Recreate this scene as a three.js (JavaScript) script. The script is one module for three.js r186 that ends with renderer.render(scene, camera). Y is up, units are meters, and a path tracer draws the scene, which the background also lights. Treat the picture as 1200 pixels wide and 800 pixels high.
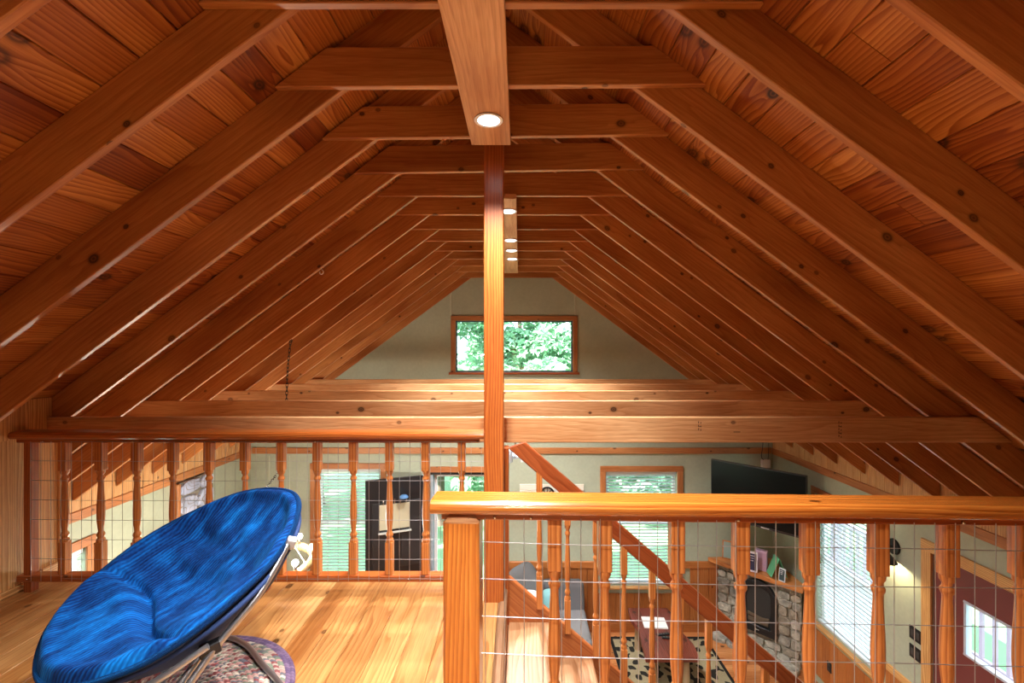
import * as THREE from 'three';
import { mergeGeometries } from 'three/addons/utils/BufferGeometryUtils.js';
import { RoundedBoxGeometry } from 'three/addons/geometries/RoundedBoxGeometry.js';

// ---------------------------------------------------------------- camera, sky, sun, exposure
const scene = new THREE.Scene();
const EYE = 1.36;                                   // eye height above the loft floor
const camera = new THREE.PerspectiveCamera(2 * Math.atan(400 / 533) * 180 / Math.PI, 1.5, 0.05, 200);
camera.position.set(0, EYE, 0);
camera.lookAt(0, EYE, -10);
camera.setViewOffset(1200, 800, -9, -10, 1200, 800);  // lens shift
const renderer = new THREE.WebGLRenderer({ antialias: true });
renderer.toneMapping = THREE.LinearToneMapping;
renderer.toneMappingExposure = 1.36;
renderer.shadowMap.enabled = true;
scene.background = new THREE.Color().setRGB(0.72, 0.91, 1.0);
scene.backgroundIntensity = 5.4;
const sun = new THREE.DirectionalLight(new THREE.Color().setRGB(1.0, 0.95, 0.86), 25);
sun.position.set(-14, 13, 2); sun.target.position.set(0, 0, -8);
sun.castShadow = true;
Object.assign(sun.shadow.camera, { left: -25, right: 25, top: 25, bottom: -25, near: 1, far: 70 });
sun.shadow.mapSize.set(2048, 2048);
scene.add(sun, sun.target);

// ---------------------------------------------------------------- helpers
let seedState = 12345;
function rnd() { seedState = (seedState * 1664525 + 1013904223) >>> 0; return seedState / 4294967296; }
const rr = (a, b) => a + (b - a) * rnd();
const lin = (r, g, b) => new THREE.Color().setRGB(r, g, b);
const names = new Map();
function numbered(n) { const k = names.get(n) || 0; names.set(n, k + 1); return k ? `${n}_${String(k).padStart(3, '0')}` : n; }
function shadow(o) { o.traverse((c) => { if (c.isMesh) { c.castShadow = true; c.receiveShadow = true; } }); return o; }
function put(name, geo, mat, parent = scene) {
  const m = new THREE.Mesh(geo, mat);
  m.name = parent === scene ? numbered(name) : name;
  m.castShadow = m.receiveShadow = true; parent.add(m); return m;
}
function tag(o, label, category, group) { Object.assign(o.userData, { label, category }); if (group) o.userData.group = group; return o; }
function thing(name, label, category, pos = [0, 0, 0], group) {
  const g = new THREE.Group(); g.name = numbered(name); g.position.set(...pos); scene.add(g); return tag(g, label, category, group);
}
function structure(name, label) { const g = new THREE.Group(); g.name = name; g.userData.kind = 'structure'; if (label) g.userData.label = label; scene.add(g); return g; }
function at(o, x, y, z, rx = 0, ry = 0, rz = 0) { o.position.set(x, y, z); o.rotation.set(rx, ry, rz); return o; }

// prism: profile [[y,z]...] swept along x between the end functions x0(y,z), x1(y,z); uv in metres over the 2.0 x 0.5 m wood sheet
function prism(prof, x0, x1, off) {
  const f0 = typeof x0 === 'function' ? x0 : () => x0, f1 = typeof x1 === 'function' ? x1 : () => x1;
  const [ou, ov] = off || [rnd() * 7, rnd() * 7];
  const P = [], U = []; const n = prof.length; let per = 0;
  const push = (p, u) => { P.push(...p); U.push(...u); };
  for (let i = 0; i < n; i++) {
    const a = prof[i], b = prof[(i + 1) % n], d = Math.hypot(b[0] - a[0], b[1] - a[1]);
    const A0 = [f0(...a), a[0], a[1]], A1 = [f1(...a), a[0], a[1]], B0 = [f0(...b), b[0], b[1]], B1 = [f1(...b), b[0], b[1]];
    const uv = (p, s) => [p[0] / 2 + ou, s / 0.5 + ov], s0 = per, s1 = per + d; per += d;
    push(A0, uv(A0, s0)); push(B0, uv(B0, s1)); push(B1, uv(B1, s1));
    push(A0, uv(A0, s0)); push(B1, uv(B1, s1)); push(A1, uv(A1, s0));
  }
  for (let i = 1; i < n - 1; i++) {
    const q = [prof[0], prof[i], prof[i + 1]], e = (p) => [p[0] * 0.6 + ou, p[1] * 2 + ov];
    for (const p of [q[0], q[2], q[1]]) push([f0(...p), p[0], p[1]], e(p));
    for (const p of q) push([f1(...p), p[0], p[1]], e(p));
  }
  const g = new THREE.BufferGeometry();
  g.setAttribute('position', new THREE.Float32BufferAttribute(P, 3));
  g.setAttribute('uv', new THREE.Float32BufferAttribute(U, 2));
  g.computeVertexNormals();
  return g;
}
// counter-clockwise (seen from +x with y right, z up the order must give outward normals)
function rect(h, t, c = 0.003) {
  const a = h / 2, b = t / 2;
  return [[-a, -b + c], [-a + c, -b], [a - c, -b], [a, -b + c], [a, b - c], [a - c, b], [-a + c, b], [-a, b - c]];
}
const board = (L, h, t, c = 0.003) => prism(rect(h, t, c), -L / 2, L / 2);   // length x, height y, thickness z
function tube(pts, r, seg = 24, rad = 8, closed = false) {
  return new THREE.TubeGeometry(new THREE.CatmullRomCurve3(pts.map((p) => new THREE.Vector3(...p)), closed, 'centripetal'), seg, r, rad, closed);
}
function rod(a, b, r, rad = 8) {
  const A = new THREE.Vector3(...a), B = new THREE.Vector3(...b), d = B.clone().sub(A), g = new THREE.CylinderGeometry(r, r, d.length(), rad);
  g.applyQuaternion(new THREE.Quaternion().setFromUnitVectors(new THREE.Vector3(0, 1, 0), d.clone().normalize()));
  const m = A.add(B).multiplyScalar(0.5); g.translate(m.x, m.y, m.z); return g;
}
function lathe(pts, seg = 16) { return new THREE.LatheGeometry(pts.map((p) => new THREE.Vector2(p[0], p[1])), seg); }

// ---------------------------------------------------------------- procedural textures
function latt(ix, iy, s) { let h = (ix * 374761393 + iy * 668265263 + s * 974711) | 0; h = Math.imul(h ^ (h >>> 13), 1274126177); h ^= h >>> 16; return (h >>> 0) / 4294967296; }
function vn(x, y, px, py, s) {                       // periodic value noise
  const x0 = Math.floor(x), y0 = Math.floor(y); let fx = x - x0, fy = y - y0;
  fx = fx * fx * (3 - 2 * fx); fy = fy * fy * (3 - 2 * fy);
  const w = (a, p) => ((a % p) + p) % p;
  const a = latt(w(x0, px), w(y0, py), s), b = latt(w(x0 + 1, px), w(y0, py), s), c = latt(w(x0, px), w(y0 + 1, py), s), d = latt(w(x0 + 1, px), w(y0 + 1, py), s);
  return a + (b - a) * fx + (c - a) * fy + (a - b - c + d) * fx * fy;
}
function makeTex(w, h, fn, srgb = true) {
  const d = new Uint8Array(w * h * 4);
  for (let j = 0; j < h; j++) for (let i = 0; i < w; i++) {
    const c = fn(i / w, j / h), o = (j * w + i) * 4;
    for (let k = 0; k < 3; k++) d[o + k] = Math.max(0, Math.min(255, Math.round(255 * (c.length ? c[k] : c))));
    d[o + 3] = 255;
  }
  const t = new THREE.DataTexture(d, w, h); t.wrapS = t.wrapT = THREE.RepeatWrapping; t.magFilter = THREE.LinearFilter; t.minFilter = THREE.LinearMipmapLinearFilter;
  t.generateMipmaps = true; if (srgb) t.colorSpace = THREE.SRGBColorSpace; t.needsUpdate = true; return t;
}
// wood sheet 2.0 m (u, along the grain) x 0.5 m (v): darkness field with growth rings, fibres, knots
function woodField(o) {
  const knots = []; let s = o.seed * 7919 + 11; const r = () => { s = (s * 1103515245 + 12345) & 0x7fffffff; return s / 0x7fffffff; };
  for (let i = 0; i < o.knots; i++) knots.push([r() * 2, r() * 0.5, (0.006 + 0.011 * r() * r()) * (o.knotSize || 1), 0.55 + 0.45 * r()]);
  return (u, v) => {
    const X = u * 2, Y = v * 0.5; let bend = 0, kd = 0;
    for (const [kx, ky, kr, ks] of knots) {
      let dx = X - kx, dy = Y - ky; dx -= Math.round(dx / 2) * 2; dy -= Math.round(dy / 0.5) * 0.5;
      const e = (dx * dx) / (kr * kr * 16) + (dy * dy) / (kr * kr * 9);
      bend += Math.sign(dy || 1) * kr * 1.3 * Math.exp(-e);
      const q = Math.sqrt(dx * dx * 0.55 + dy * dy) / kr; kd = Math.max(kd, ks * (q < 1 ? 0.75 + 0.25 * Math.sin(q * 9) : Math.exp(-(q - 1) * 3.2)));
    }
    const warp = (vn(u * 4, v * 4, 4, 4, o.seed) - 0.5) * o.warp + (vn(u * 12, v * 8, 12, 8, o.seed + 1) - 0.5) * o.warp * 0.25;
    const y = Y + warp + bend;
    let ring = y * o.rings + (vn(u * 3, v * 16, 3, 16, o.seed + 2) - 0.5) * 1.6; ring -= Math.floor(ring);
    const late = Math.pow(ring, o.sharp) * (ring > 0.94 ? (1 - ring) / 0.06 : 1);
    const fib = vn(u * 40, v * 220, 40, 220, o.seed + 3), fib2 = vn(u * 14, v * 90, 14, 90, o.seed + 4), big = vn(u * 5, v * 5, 5, 5, o.seed + 5);
    return { d: Math.min(1, o.grain * late + o.fibre * (0.6 * fib + 0.4 * fib2) + o.cloud * big), k: kd };
  };
}
function woodTex(o, w = 1024, h = 384) {
  const F = woodField(o);
  const map = makeTex(w, h, (u, v) => { const { d, k } = F(u, v), a = 1 - d * 0.42, b = 1 - d * 0.62, c = 1 - d * 0.78, q = 1 - 0.72 * k; return [a * q, b * q * (1 - 0.12 * k), c * q * (1 - 0.2 * k)].map((x) => Math.max(0.02, x)); });
  const bump = makeTex(w >> 1, h >> 1, (u, v) => { const { d, k } = F(u, v); return 0.85 - 0.6 * d - 0.2 * k; }, false);
  return { map, bump };
}
const TX = {
  pine: woodTex({ seed: 3, knots: 8, warp: 0.05, rings: 30, sharp: 2.4, grain: 0.20, fibre: 0.30, cloud: 0.40 }),
  pine2: woodTex({ seed: 8, knots: 6, warp: 0.07, rings: 22, sharp: 2.0, grain: 0.20, fibre: 0.30, cloud: 0.42 }),
  deck: woodTex({ seed: 21, knots: 6, knotSize: 1.6, warp: 0.09, rings: 44, sharp: 1.6, grain: 0.62, fibre: 0.30, cloud: 0.42 }),
  fir: woodTex({ seed: 33, knots: 1, warp: 0.02, rings: 62, sharp: 1.5, grain: 0.5, fibre: 0.3, cloud: 0.15 }),
  floor: woodTex({ seed: 45, knots: 5, warp: 0.06, rings: 36, sharp: 2.0, grain: 0.34, fibre: 0.24, cloud: 0.3 }),
};
function wood(tx, color, rough = 0.55, extra = {}) {
  return new THREE.MeshPhysicalMaterial({ map: TX[tx].map, bumpMap: TX[tx].bump, bumpScale: 0.0012, color, roughness: rough, ...extra });
}
const rafterMats = [wood('pine', lin(0.68, 0.33, 0.115), 0.36), wood('pine2', lin(0.62, 0.295, 0.10), 0.38), wood('pine', lin(0.74, 0.375, 0.145), 0.36)];
const joistMats = [wood('pine', lin(0.90, 0.585, 0.31), 0.5), wood('pine2', lin(0.92, 0.61, 0.34), 0.5)];
const deckMats = [wood('deck', lin(0.60, 0.245, 0.055), 0.42), wood('deck', lin(0.70, 0.33, 0.085), 0.4), wood('deck', lin(0.48, 0.18, 0.04), 0.45), wood('fir', lin(0.60, 0.25, 0.06), 0.42), wood('deck', lin(0.76, 0.38, 0.105), 0.4)];
const railMat = wood('fir', lin(0.78, 0.30, 0.055), 0.28, { clearcoat: 0.5, clearcoatRoughness: 0.18 });
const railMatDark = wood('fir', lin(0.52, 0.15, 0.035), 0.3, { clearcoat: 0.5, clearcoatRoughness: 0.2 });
const handMat = wood('fir', lin(0.62, 0.235, 0.04), 0.26, { clearcoat: 0.7, clearcoatRoughness: 0.14 });
const postMat = wood('fir', lin(0.62, 0.20, 0.045), 0.34, { clearcoat: 0.4, clearcoatRoughness: 0.25 });
const balMat = wood('fir', lin(0.76, 0.32, 0.09), 0.36, { clearcoat: 0.35, clearcoatRoughness: 0.25 });
const stairMat = wood('floor', lin(0.40, 0.10, 0.028), 0.36);
const stringerMat = wood('floor', lin(0.52, 0.19, 0.06), 0.4);
const floorMats = [wood('floor', lin(0.55, 0.31, 0.115), 0.34), wood('floor', lin(0.50, 0.27, 0.095), 0.34), wood('floor', lin(0.60, 0.36, 0.145), 0.34), wood('pine2', lin(0.54, 0.30, 0.11), 0.34)];
const plyMat = wood('fir', lin(0.92, 0.62, 0.27), 0.45);
const trimMat = wood('pine', lin(0.66, 0.32, 0.13), 0.5);
const wainMats = [wood('fir', lin(0.60, 0.25, 0.075), 0.45), wood('fir', lin(0.66, 0.29, 0.09), 0.45)];
const friezeMat = wood('fir', lin(0.84, 0.56, 0.27), 0.5);
const lowFloorMats = [wood('floor', lin(0.66, 0.31, 0.12), 0.32), wood('floor', lin(0.60, 0.27, 0.10), 0.32), wood('floor', lin(0.72, 0.36, 0.15), 0.32)];
const treadMat = wood('floor', lin(0.46, 0.275, 0.15), 0.4);
const weatheredMat = wood('pine2', lin(0.42, 0.30, 0.20), 0.7);
const paintTex = makeTex(256, 256, (u, v) => 0.93 + 0.07 * (0.5 * vn(u * 8, v * 8, 8, 8, 91) + 0.5 * vn(u * 60, v * 60, 60, 60, 92)));
const sage = new THREE.MeshStandardMaterial({ color: lin(0.43, 0.485, 0.375), roughness: 0.62, map: paintTex });
const sageTrim = new THREE.MeshStandardMaterial({ color: lin(0.50, 0.54, 0.43), roughness: 0.7 });
const plain = (r, g, b, rough = 0.6, extra = {}) => new THREE.MeshPhysicalMaterial({ color: lin(r, g, b), roughness: rough, ...extra });
const glass = new THREE.MeshPhysicalMaterial({ color: 0xffffff, roughness: 0.02, transmission: 1, thickness: 0, ior: 1.45 });
const wireMat = plain(0.42, 0.43, 0.46, 0.45, { metalness: 0.8 });
const chrome = plain(0.75, 0.76, 0.78, 0.22, { metalness: 1 });
const blackMat = plain(0.012, 0.013, 0.016, 0.4);
const blackMetal = plain(0.02, 0.02, 0.022, 0.45, { metalness: 0.4 });
const whitePaint = plain(0.82, 0.83, 0.82, 0.5);
const blindMat = plain(0.66, 0.74, 0.80, 0.5);
const outSiding = plain(0.45, 0.40, 0.36, 0.8);

// ---------------------------------------------------------------- house measures (m; loft floor at y = 0, eye at x = 0, z = 0)
const RX = -0.12, SL = 0.742, ANG = Math.atan(SL), COSA = Math.cos(ANG);
const LUM = 0.16, TH = 0.03;                          // lumber depth and thickness
const RIDGE_U = EYE + 1.53, RIDGE_D = RIDGE_U + LUM / COSA;  // underside of rafters, of deck, at the ridge
const HALF = 3.91, FAR = 6.82, BACK = 2.2, LOW = -2.86;
const WR = RX + HALF, WL = RX - HALF;
const tieD = (k) => 0.44 * k + 1.408;
const deckY = (x) => RIDGE_D - SL * Math.abs(x - RX);

// ---------------------------------------------------------------- structure: roof deck of planks
{
  const ceil = structure('ceiling', 'stained pine plank ceiling above the rafters');
  const W = 0.15, rows = Math.ceil((HALF + 0.12) / COSA / W);
  for (const s of [-1, 1]) for (let r = 0; r < rows; r++) {
    let z = BACK + 0.1; const end = -(FAR + 0.1); let first = true;
    while (z > end + 0.01) {
      let L = first ? 3.2 + rr(0, 3.2) : rr(2.6, 4.6); first = false; if (z - L < end + 1.4) L = z - end;
      const g = board(L - 0.002, W - 0.0015, 0.02, 0.0035);
      const m = put('plank', g, deckMats[Math.floor(rnd() * deckMats.length)], ceil);
      const d = (r + 0.5) * W;                        // distance down the slope from the ridge
      m.rotation.order = 'ZYX'; m.rotation.set(0, Math.PI / 2, Math.PI / 2 - s * ANG);
      m.position.set(RX + s * (d * COSA + 0.010 * Math.sin(ANG)), RIDGE_D - d * Math.sin(ANG) + 0.010 * COSA + rr(0, 0.0015), z - L / 2);
      z -= L;
    }
  }
  // roof covering above the planks
  const sh = new THREE.Shape(); const e = HALF + 0.35, t = 0.035;
  sh.moveTo(RX - e, RIDGE_D + t - SL * e); sh.lineTo(RX, RIDGE_D + t); sh.lineTo(RX + e, RIDGE_D + t - SL * e);
  sh.lineTo(RX + e, RIDGE_D + t + 0.1 - SL * e); sh.lineTo(RX, RIDGE_D + t + 0.1); sh.lineTo(RX - e, RIDGE_D + t + 0.1 - SL * e);
  const g = new THREE.ExtrudeGeometry(sh, { depth: FAR + BACK + 0.6, bevelEnabled: false });
  const m = put('roof_covering', g, plain(0.12, 0.11, 0.10, 0.9), ceil); m.position.z = -(FAR + 0.3);
}

// ---------------------------------------------------------------- walls
function holeRect(sh, x0, x1, y0, y1) { const p = new THREE.Path(); p.moveTo(x0, y0); p.lineTo(x0, y1); p.lineTo(x1, y1); p.lineTo(x1, y0); p.closePath(); sh.holes.push(p); }
function uvMetres(g, k = 0.7) { const p = g.attributes.position, u = g.attributes.uv; for (let i = 0; i < p.count; i++) u.setXY(i, (p.getX(i) + p.getZ(i)) * k, p.getY(i) * k); return g; }
const WIN_G = { x0: -0.96, x1: 0.795, y0: 1.03, y1: 1.80 };   // gable window opening
const WIN_F = { x0: 1.29, x1: 2.36, y0: -2.17, y1: -0.46 };   // lower far window with blinds
const WIN_L = { x0: -3.05, x1: -2.08, y0: -2.17, y1: -0.42 }; // lower far window beside the door
const DOOR_F = { x0: -1.34, x1: -0.42, y0: LOW, y1: -0.47 };
{
  const w = structure('wall_far', 'sage green gable wall with panel battens');
  const sh = new THREE.Shape();
  sh.moveTo(WL - 0.1, LOW); sh.lineTo(WR + 0.1, LOW); sh.lineTo(WR + 0.1, deckY(WR + 0.1)); sh.lineTo(RX, RIDGE_D + 0.02); sh.lineTo(WL - 0.1, deckY(WL - 0.1)); sh.closePath();
  for (const o of [WIN_G, WIN_F, WIN_L, DOOR_F]) holeRect(sh, o.x0, o.x1, o.y0 === LOW ? LOW + 0.002 : o.y0, o.y1);
  const g = uvMetres(new THREE.ExtrudeGeometry(sh, { depth: 0.12, bevelEnabled: false }));
  put('panel', g, sage, w).position.z = -FAR - 0.12;
  for (const [x, y0, y1] of [[-1.03, 1.88, 2.36], [0.83, 1.88, 2.36]]) at(put('batten', board(y1 - y0, 0.022, 0.008, 0.002), sageTrim, w), x, (y0 + y1) / 2, -FAR + 0.004, 0, 0, Math.PI / 2);
  for (const x of [-3.75, -3.45]) at(put('batten', board(1.55, 0.012, 0.006, 0.002), sageTrim, w), x, -1.0, -FAR + 0.003, 0, 0, Math.PI / 2);
  // wainscot boards under a cap rail, between the door and the fireplace
  for (let x = -0.25; x < 2.95; x += 0.14) {
    const top = x + 0.14 > WIN_F.x0 - 0.09 && x < WIN_F.x1 + 0.09 ? WIN_F.y0 - 0.11 : -1.90;
    at(put('wainscot_board', board(top - LOW - 0.14, 0.138, 0.014, 0.004), wainMats[Math.floor(rnd() * 2)], w), x + 0.07, (top + LOW + 0.14) / 2, -FAR + 0.009, 0, 0, Math.PI / 2);
  }
  for (const [x0, x1] of [[-0.3, WIN_F.x0 - 0.1], [WIN_F.x1 + 0.1, 3.0]]) at(put('cap_rail', board(x1 - x0, 0.10, 0.03, 0.005), wainMats[1], w), (x0 + x1) / 2, -1.85, -FAR + 0.017);
  at(put('baseboard', board(3.3, 0.14, 0.02, 0.005), wainMats[0], w), 1.35, LOW + 0.07, -FAR + 0.011);
}
// side walls are extruded in local (depth, height) and turned so that local x runs towards the far wall
const WIN_R = { x0: 4.80, x1: 5.82, y0: -2.09, y1: -0.46 };
const DOOR_R = { x0: 3.22, x1: 4.17, y0: LOW, y1: -0.50 };
const WIN_S = { x0: 3.15, x1: 4.22, y0: -2.17, y1: -0.46 };
function sideWall(name, x, holes, label) {
  const w = structure(name, label);
  const sh = new THREE.Shape(); const top = deckY(x) + 0.05;
  sh.moveTo(-BACK, LOW); sh.lineTo(FAR + 0.1, LOW); sh.lineTo(FAR + 0.1, top); sh.lineTo(-BACK, top); sh.closePath();
  for (const o of holes) holeRect(sh, o.x0, o.x1, o.y0 === LOW ? LOW + 0.002 : o.y0, o.y1);
  const g = uvMetres(new THREE.ExtrudeGeometry(sh, { depth: 0.12, bevelEnabled: false }));
  const m = put('panel', g, sage, w); m.rotation.y = Math.PI / 2; m.position.set(x + (x > 0 ? 0 : -0.12), 0, 0);
  return w;
}
const wallRight = sideWall('wall_right', WR, [WIN_R, DOOR_R], 'sage green side wall with frieze boards and wainscot');
const wallLeft = sideWall('wall_left', WL, [WIN_S], 'sage green side wall behind the blue chair with frieze boards');
for (const [w, x, s] of [[wallRight, WR, -1], [wallLeft, WL, 1]]) {
  for (let d = 2.4; d < FAR - 0.02; d += 0.11) {      // beaded frieze above the trim
    const wd = Math.min(0.11, FAR - d);
    at(put('frieze_board', board(0.27, wd - 0.002, 0.012, 0.004), friezeMat, w), x + s * 0.007, 0.035, -(d + wd / 2), 0, Math.PI / 2, Math.PI / 2).rotation.order = 'YXZ';
  }
}
for (let d = 2.6; d < 5.95; d += 0.14) {
  if (d + 0.14 > DOOR_R.x0 - 0.1 && d < DOOR_R.x1 + 0.12) continue;
  const top = d + 0.14 > WIN_R.x0 - 0.1 && d < WIN_R.x1 + 0.1 ? WIN_R.y0 - 0.10 : -1.92;
  at(put('wainscot_board', board(top - LOW - 0.1, 0.138, 0.014, 0.004), wainMats[Math.floor(rnd() * 2)], wallRight), WR - 0.008, (top + LOW + 0.1) / 2, -(d + 0.07), 0, Math.PI / 2, Math.PI / 2).rotation.order = 'YXZ';
}
at(put('cap_rail', board(0.42, 0.07, 0.026, 0.004), plyMat, wallRight), WR - 0.014, -1.885, -4.48, 0, Math.PI / 2, 0);
{
  const wb = structure('wall_back', 'gable wall at the near end of the house');
  const sh = new THREE.Shape();
  sh.moveTo(WL - 0.1, LOW); sh.lineTo(WR + 0.1, LOW); sh.lineTo(WR + 0.1, deckY(WR + 0.1)); sh.lineTo(RX, RIDGE_D + 0.02); sh.lineTo(WL - 0.1, deckY(WL - 0.1)); sh.closePath();
  put('panel', uvMetres(new THREE.ExtrudeGeometry(sh, { depth: 0.12, bevelEnabled: false })), sage, wb).position.z = BACK;
  // trims round the living room at the foot of the frieze
  const t = structure('trim_1', 'brown board trim across the far wall'); put('board', board(WR - WL - 0.06, 0.09, 0.024, 0.004), trimMat, t); at(t, RX, -0.145, -FAR + 0.013);
  let k = 2; for (const [x, s] of [[WR, -1], [WL, 1]]) { const q = structure(`trim_${k++}`, 'brown board trim along the side wall under the frieze'); put('board', board(4.4, 0.09, 0.024, 0.004), trimMat, q); at(q, x + s * 0.013, -0.145, -(FAR - 2.23), 0, Math.PI / 2, 0); }
}

// ---------------------------------------------------------------- floors
{
  const f = structure('floor_upper', 'golden pine plank floor of the loft');
  const W = 0.137, x1 = -0.115, x0 = -2.83;
  for (let i = 0; x1 - i * W > x0; i++) {
    const b = x1 - i * W, a = Math.max(x0, b - W); let z = 1.9; const end = -2.705;
    while (z > end + 0.01) { let L = rr(1.3, 2.9); if (z - L < end + 0.5) L = z - end; at(put('plank', board(L - 0.001, b - a - 0.0012, 0.02, 0.0018), floorMats[Math.floor(rnd() * 4)], f), (a + b) / 2, -0.010 - rr(0, 0.0006), z - L / 2, Math.PI / 2, Math.PI / 2, 0).rotation.order = 'YXZ'; z -= L; }
  }
  for (let i = 0; i < 20; i++) at(put('plank', board(3.38, W - 0.0012, 0.02, 0.0018), floorMats[i % 4], f), -0.115 + (i + 0.5) * W, -0.010, 0.21, Math.PI / 2, Math.PI / 2, 0).rotation.order = 'YXZ';
  at(put('subfloor', board(2.72, 0.2, 4.6, 0.002), plain(0.4, 0.3, 0.2, 0.8), f), -1.475, -0.122, -0.4);
  at(put('subfloor', board(2.74, 0.2, 3.4, 0.002), plain(0.4, 0.3, 0.2, 0.8), f), 1.26, -0.122, 0.2);
  at(put('nosing', board(1.22, 0.05, 0.045, 0.012), weatheredMat, f), -0.092, -0.018, -2.10, 0, Math.PI / 2, 0);
  const l = structure('floor_lower', 'orange brown plank floor of the living room');
  at(put('subfloor', board(WR - WL + 0.2, 0.1, FAR + BACK + 0.2, 0.002), plain(0.35, 0.2, 0.1, 0.8), l), RX, LOW - 0.072, -(FAR - BACK) / 2);
  for (let d = 0.6, n = 0; d < FAR - 0.01; d += 0.11, n++) {    // boards run across the room
    let x = WL; const wd = Math.min(0.11, FAR - d);
    while (x < WR - 0.01) { let L = n < 30 ? WR - WL : rr(2.2, 4.2); if (x + L > WR - 0.6) L = WR - x; at(put('plank', board(L - 0.001, wd - 0.001, 0.02, 0.0016), lowFloorMats[Math.floor(rnd() * 3)], l), x + L / 2, LOW - 0.010, -(d + wd / 2), Math.PI / 2, 0, 0); x += L; }
  }
}

// ---------------------------------------------------------------- rafters, collar ties, ceiling joists
{
  const Lr = HALF / COSA;
  for (const s of [-1, 1]) for (let k = -2; k <= 12; k++) {
    let d = tieD(k) + TH + 0.001; if (k === -1) d += 0.03;
    if (k === 12) d = FAR - TH - 0.004;
    // local x along the slope (0 at the ridge), y square to it; plumb cuts at ridge and wall
    const cut = (y) => -y * Math.tan(ANG);
    const g = prism(rect(LUM, TH, 0.003), (y) => 0.012 + cut(y) * -1 * -1, (y) => Lr - 0.03 + cut(y), [k * 0.37 + s, k * 0.71]);
    const mt = rafterMats[(k + 3 + (s > 0 ? 1 : 0)) % 3];
    const m = put('rafter', s > 0 ? g : g, mt);
    // mid line of the rafter starts LUM/2 above its underside, measured square to the slope
    m.position.set(RX, RIDGE_U + LUM / 2 / COSA - 0.0, -(d + TH / 2));
    m.rotation.order = 'YXZ'; m.rotation.set(0, s > 0 ? 0 : Math.PI, -ANG);
    const ord = ['first', 'second', 'third', 'fourth', 'fifth'], sideName = s < 0 ? 'blue chair slope' : 'staircase slope';
    const what = k === 12 ? 'pine rafter lying against the gable window wall' : s < 0 && k === 4 ? 'pine rafter with a small pale unused eye hook' : s < 0 && k === 6 ? 'pine rafter with the chandelier chain hook'
      : k <= 2 ? 'stained pine rafter above the loft floor' : k % 2 ? `pine rafter nailed to the ${ord[(k - 3) / 2]} ceiling joist` : `pine rafter in the bay just beyond the ${ord[(k - 4) / 2]} ceiling joist`;
    tag(m, `${what} on the ${sideName}`, 'rafter', s < 0 ? 'rafters of the slope over the blue chair' : 'rafters of the slope over the staircase');
  }
  const tilt = { 2: 0.012, 3: 0.016, 1: 0.006 };
  for (let k = 0; k <= 12; k++) {
    const d = k === 12 ? FAR - 2 * TH - 0.008 : tieD(k), yb = EYE + 1.0744, endAt = (y) => (RIDGE_D - (yb + LUM / 2 + y)) / SL - 0.006;
    const m = put('collar_tie', prism(rect(LUM, TH, 0.003), (y) => -endAt(y), (y) => endAt(y), [k * 0.53, k * 0.29]), rafterMats[(k + 1) % 3]);
    at(m, RX, yb + LUM / 2, -(d + TH / 2), 0, 0, tilt[k] || 0);
    tag(m, k <= 2 ? 'stained pine collar tie crossing above the light board over the loft' : k === 3 ? 'slightly tilted pine collar tie just behind the ridge post' : k === 12 ? 'pine collar tie lying against the gable window wall' : 'pine collar tie crossing above the light board beyond the ridge post', 'collar tie', 'collar ties under the ridge');
  }
  const jl = ['pine ceiling joist next to the loft railing with dark mill stamp', 'second pine ceiling joist beyond the loft railing', 'third pine ceiling joist beyond the loft railing', 'pine ceiling joist second from the gable window wall', 'pine ceiling joist next to the gable window wall'];
  for (let i = 0; i < 5; i++) {
    const k = 3 + 2 * i, h = 0.152, yt = EYE - 0.402, d = tieD(k), endAt = (y) => (RIDGE_D - (yt - h / 2 + y)) / SL - 0.006;
    const g = prism(rect(h, TH + 0.006, 0.004), (y) => -endAt(y), (y) => endAt(y), [i * 0.77 + 0.2, i * 0.31]);
    const m = put('ceiling_joist', g, joistMats[i % 2]); at(m, RX, yt - h / 2, -(d + TH / 2 - 0.003));
    tag(m, jl[i], 'joist', 'ceiling joists over the living room');
    if (i === 0) {                                     // mill stamps: small dark dashes
      const ink = plain(0.05, 0.035, 0.02, 0.9); let gs = [];
      const dash = (x, y, w, hh) => { const b = new THREE.BoxGeometry(w, hh, 0.0008); b.translate(x, y, TH / 2 + 0.0034); gs.push(b); };
      for (const [bx, n] of [[1.19, 3], [2.03, 5]]) for (let r = 0; r < n; r++) { dash(bx, 0.045 - r * 0.02, 0.004, 0.013); dash(bx + 0.014, 0.042 - r * 0.021, 0.004, 0.010); if (r % 2) dash(bx + 0.007, 0.04 - r * 0.02, 0.016, 0.003); if (r === n - 1) { put('mill_stamp', mergeGeometries(gs), ink, m).userData.kind = 'stuff'; gs = []; } }
      dash(1.42, -0.012, 0.04, 0.004);
      put('mill_stamp', mergeGeometries(gs), ink, m).userData.kind = 'stuff';
    }
  }
}

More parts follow.
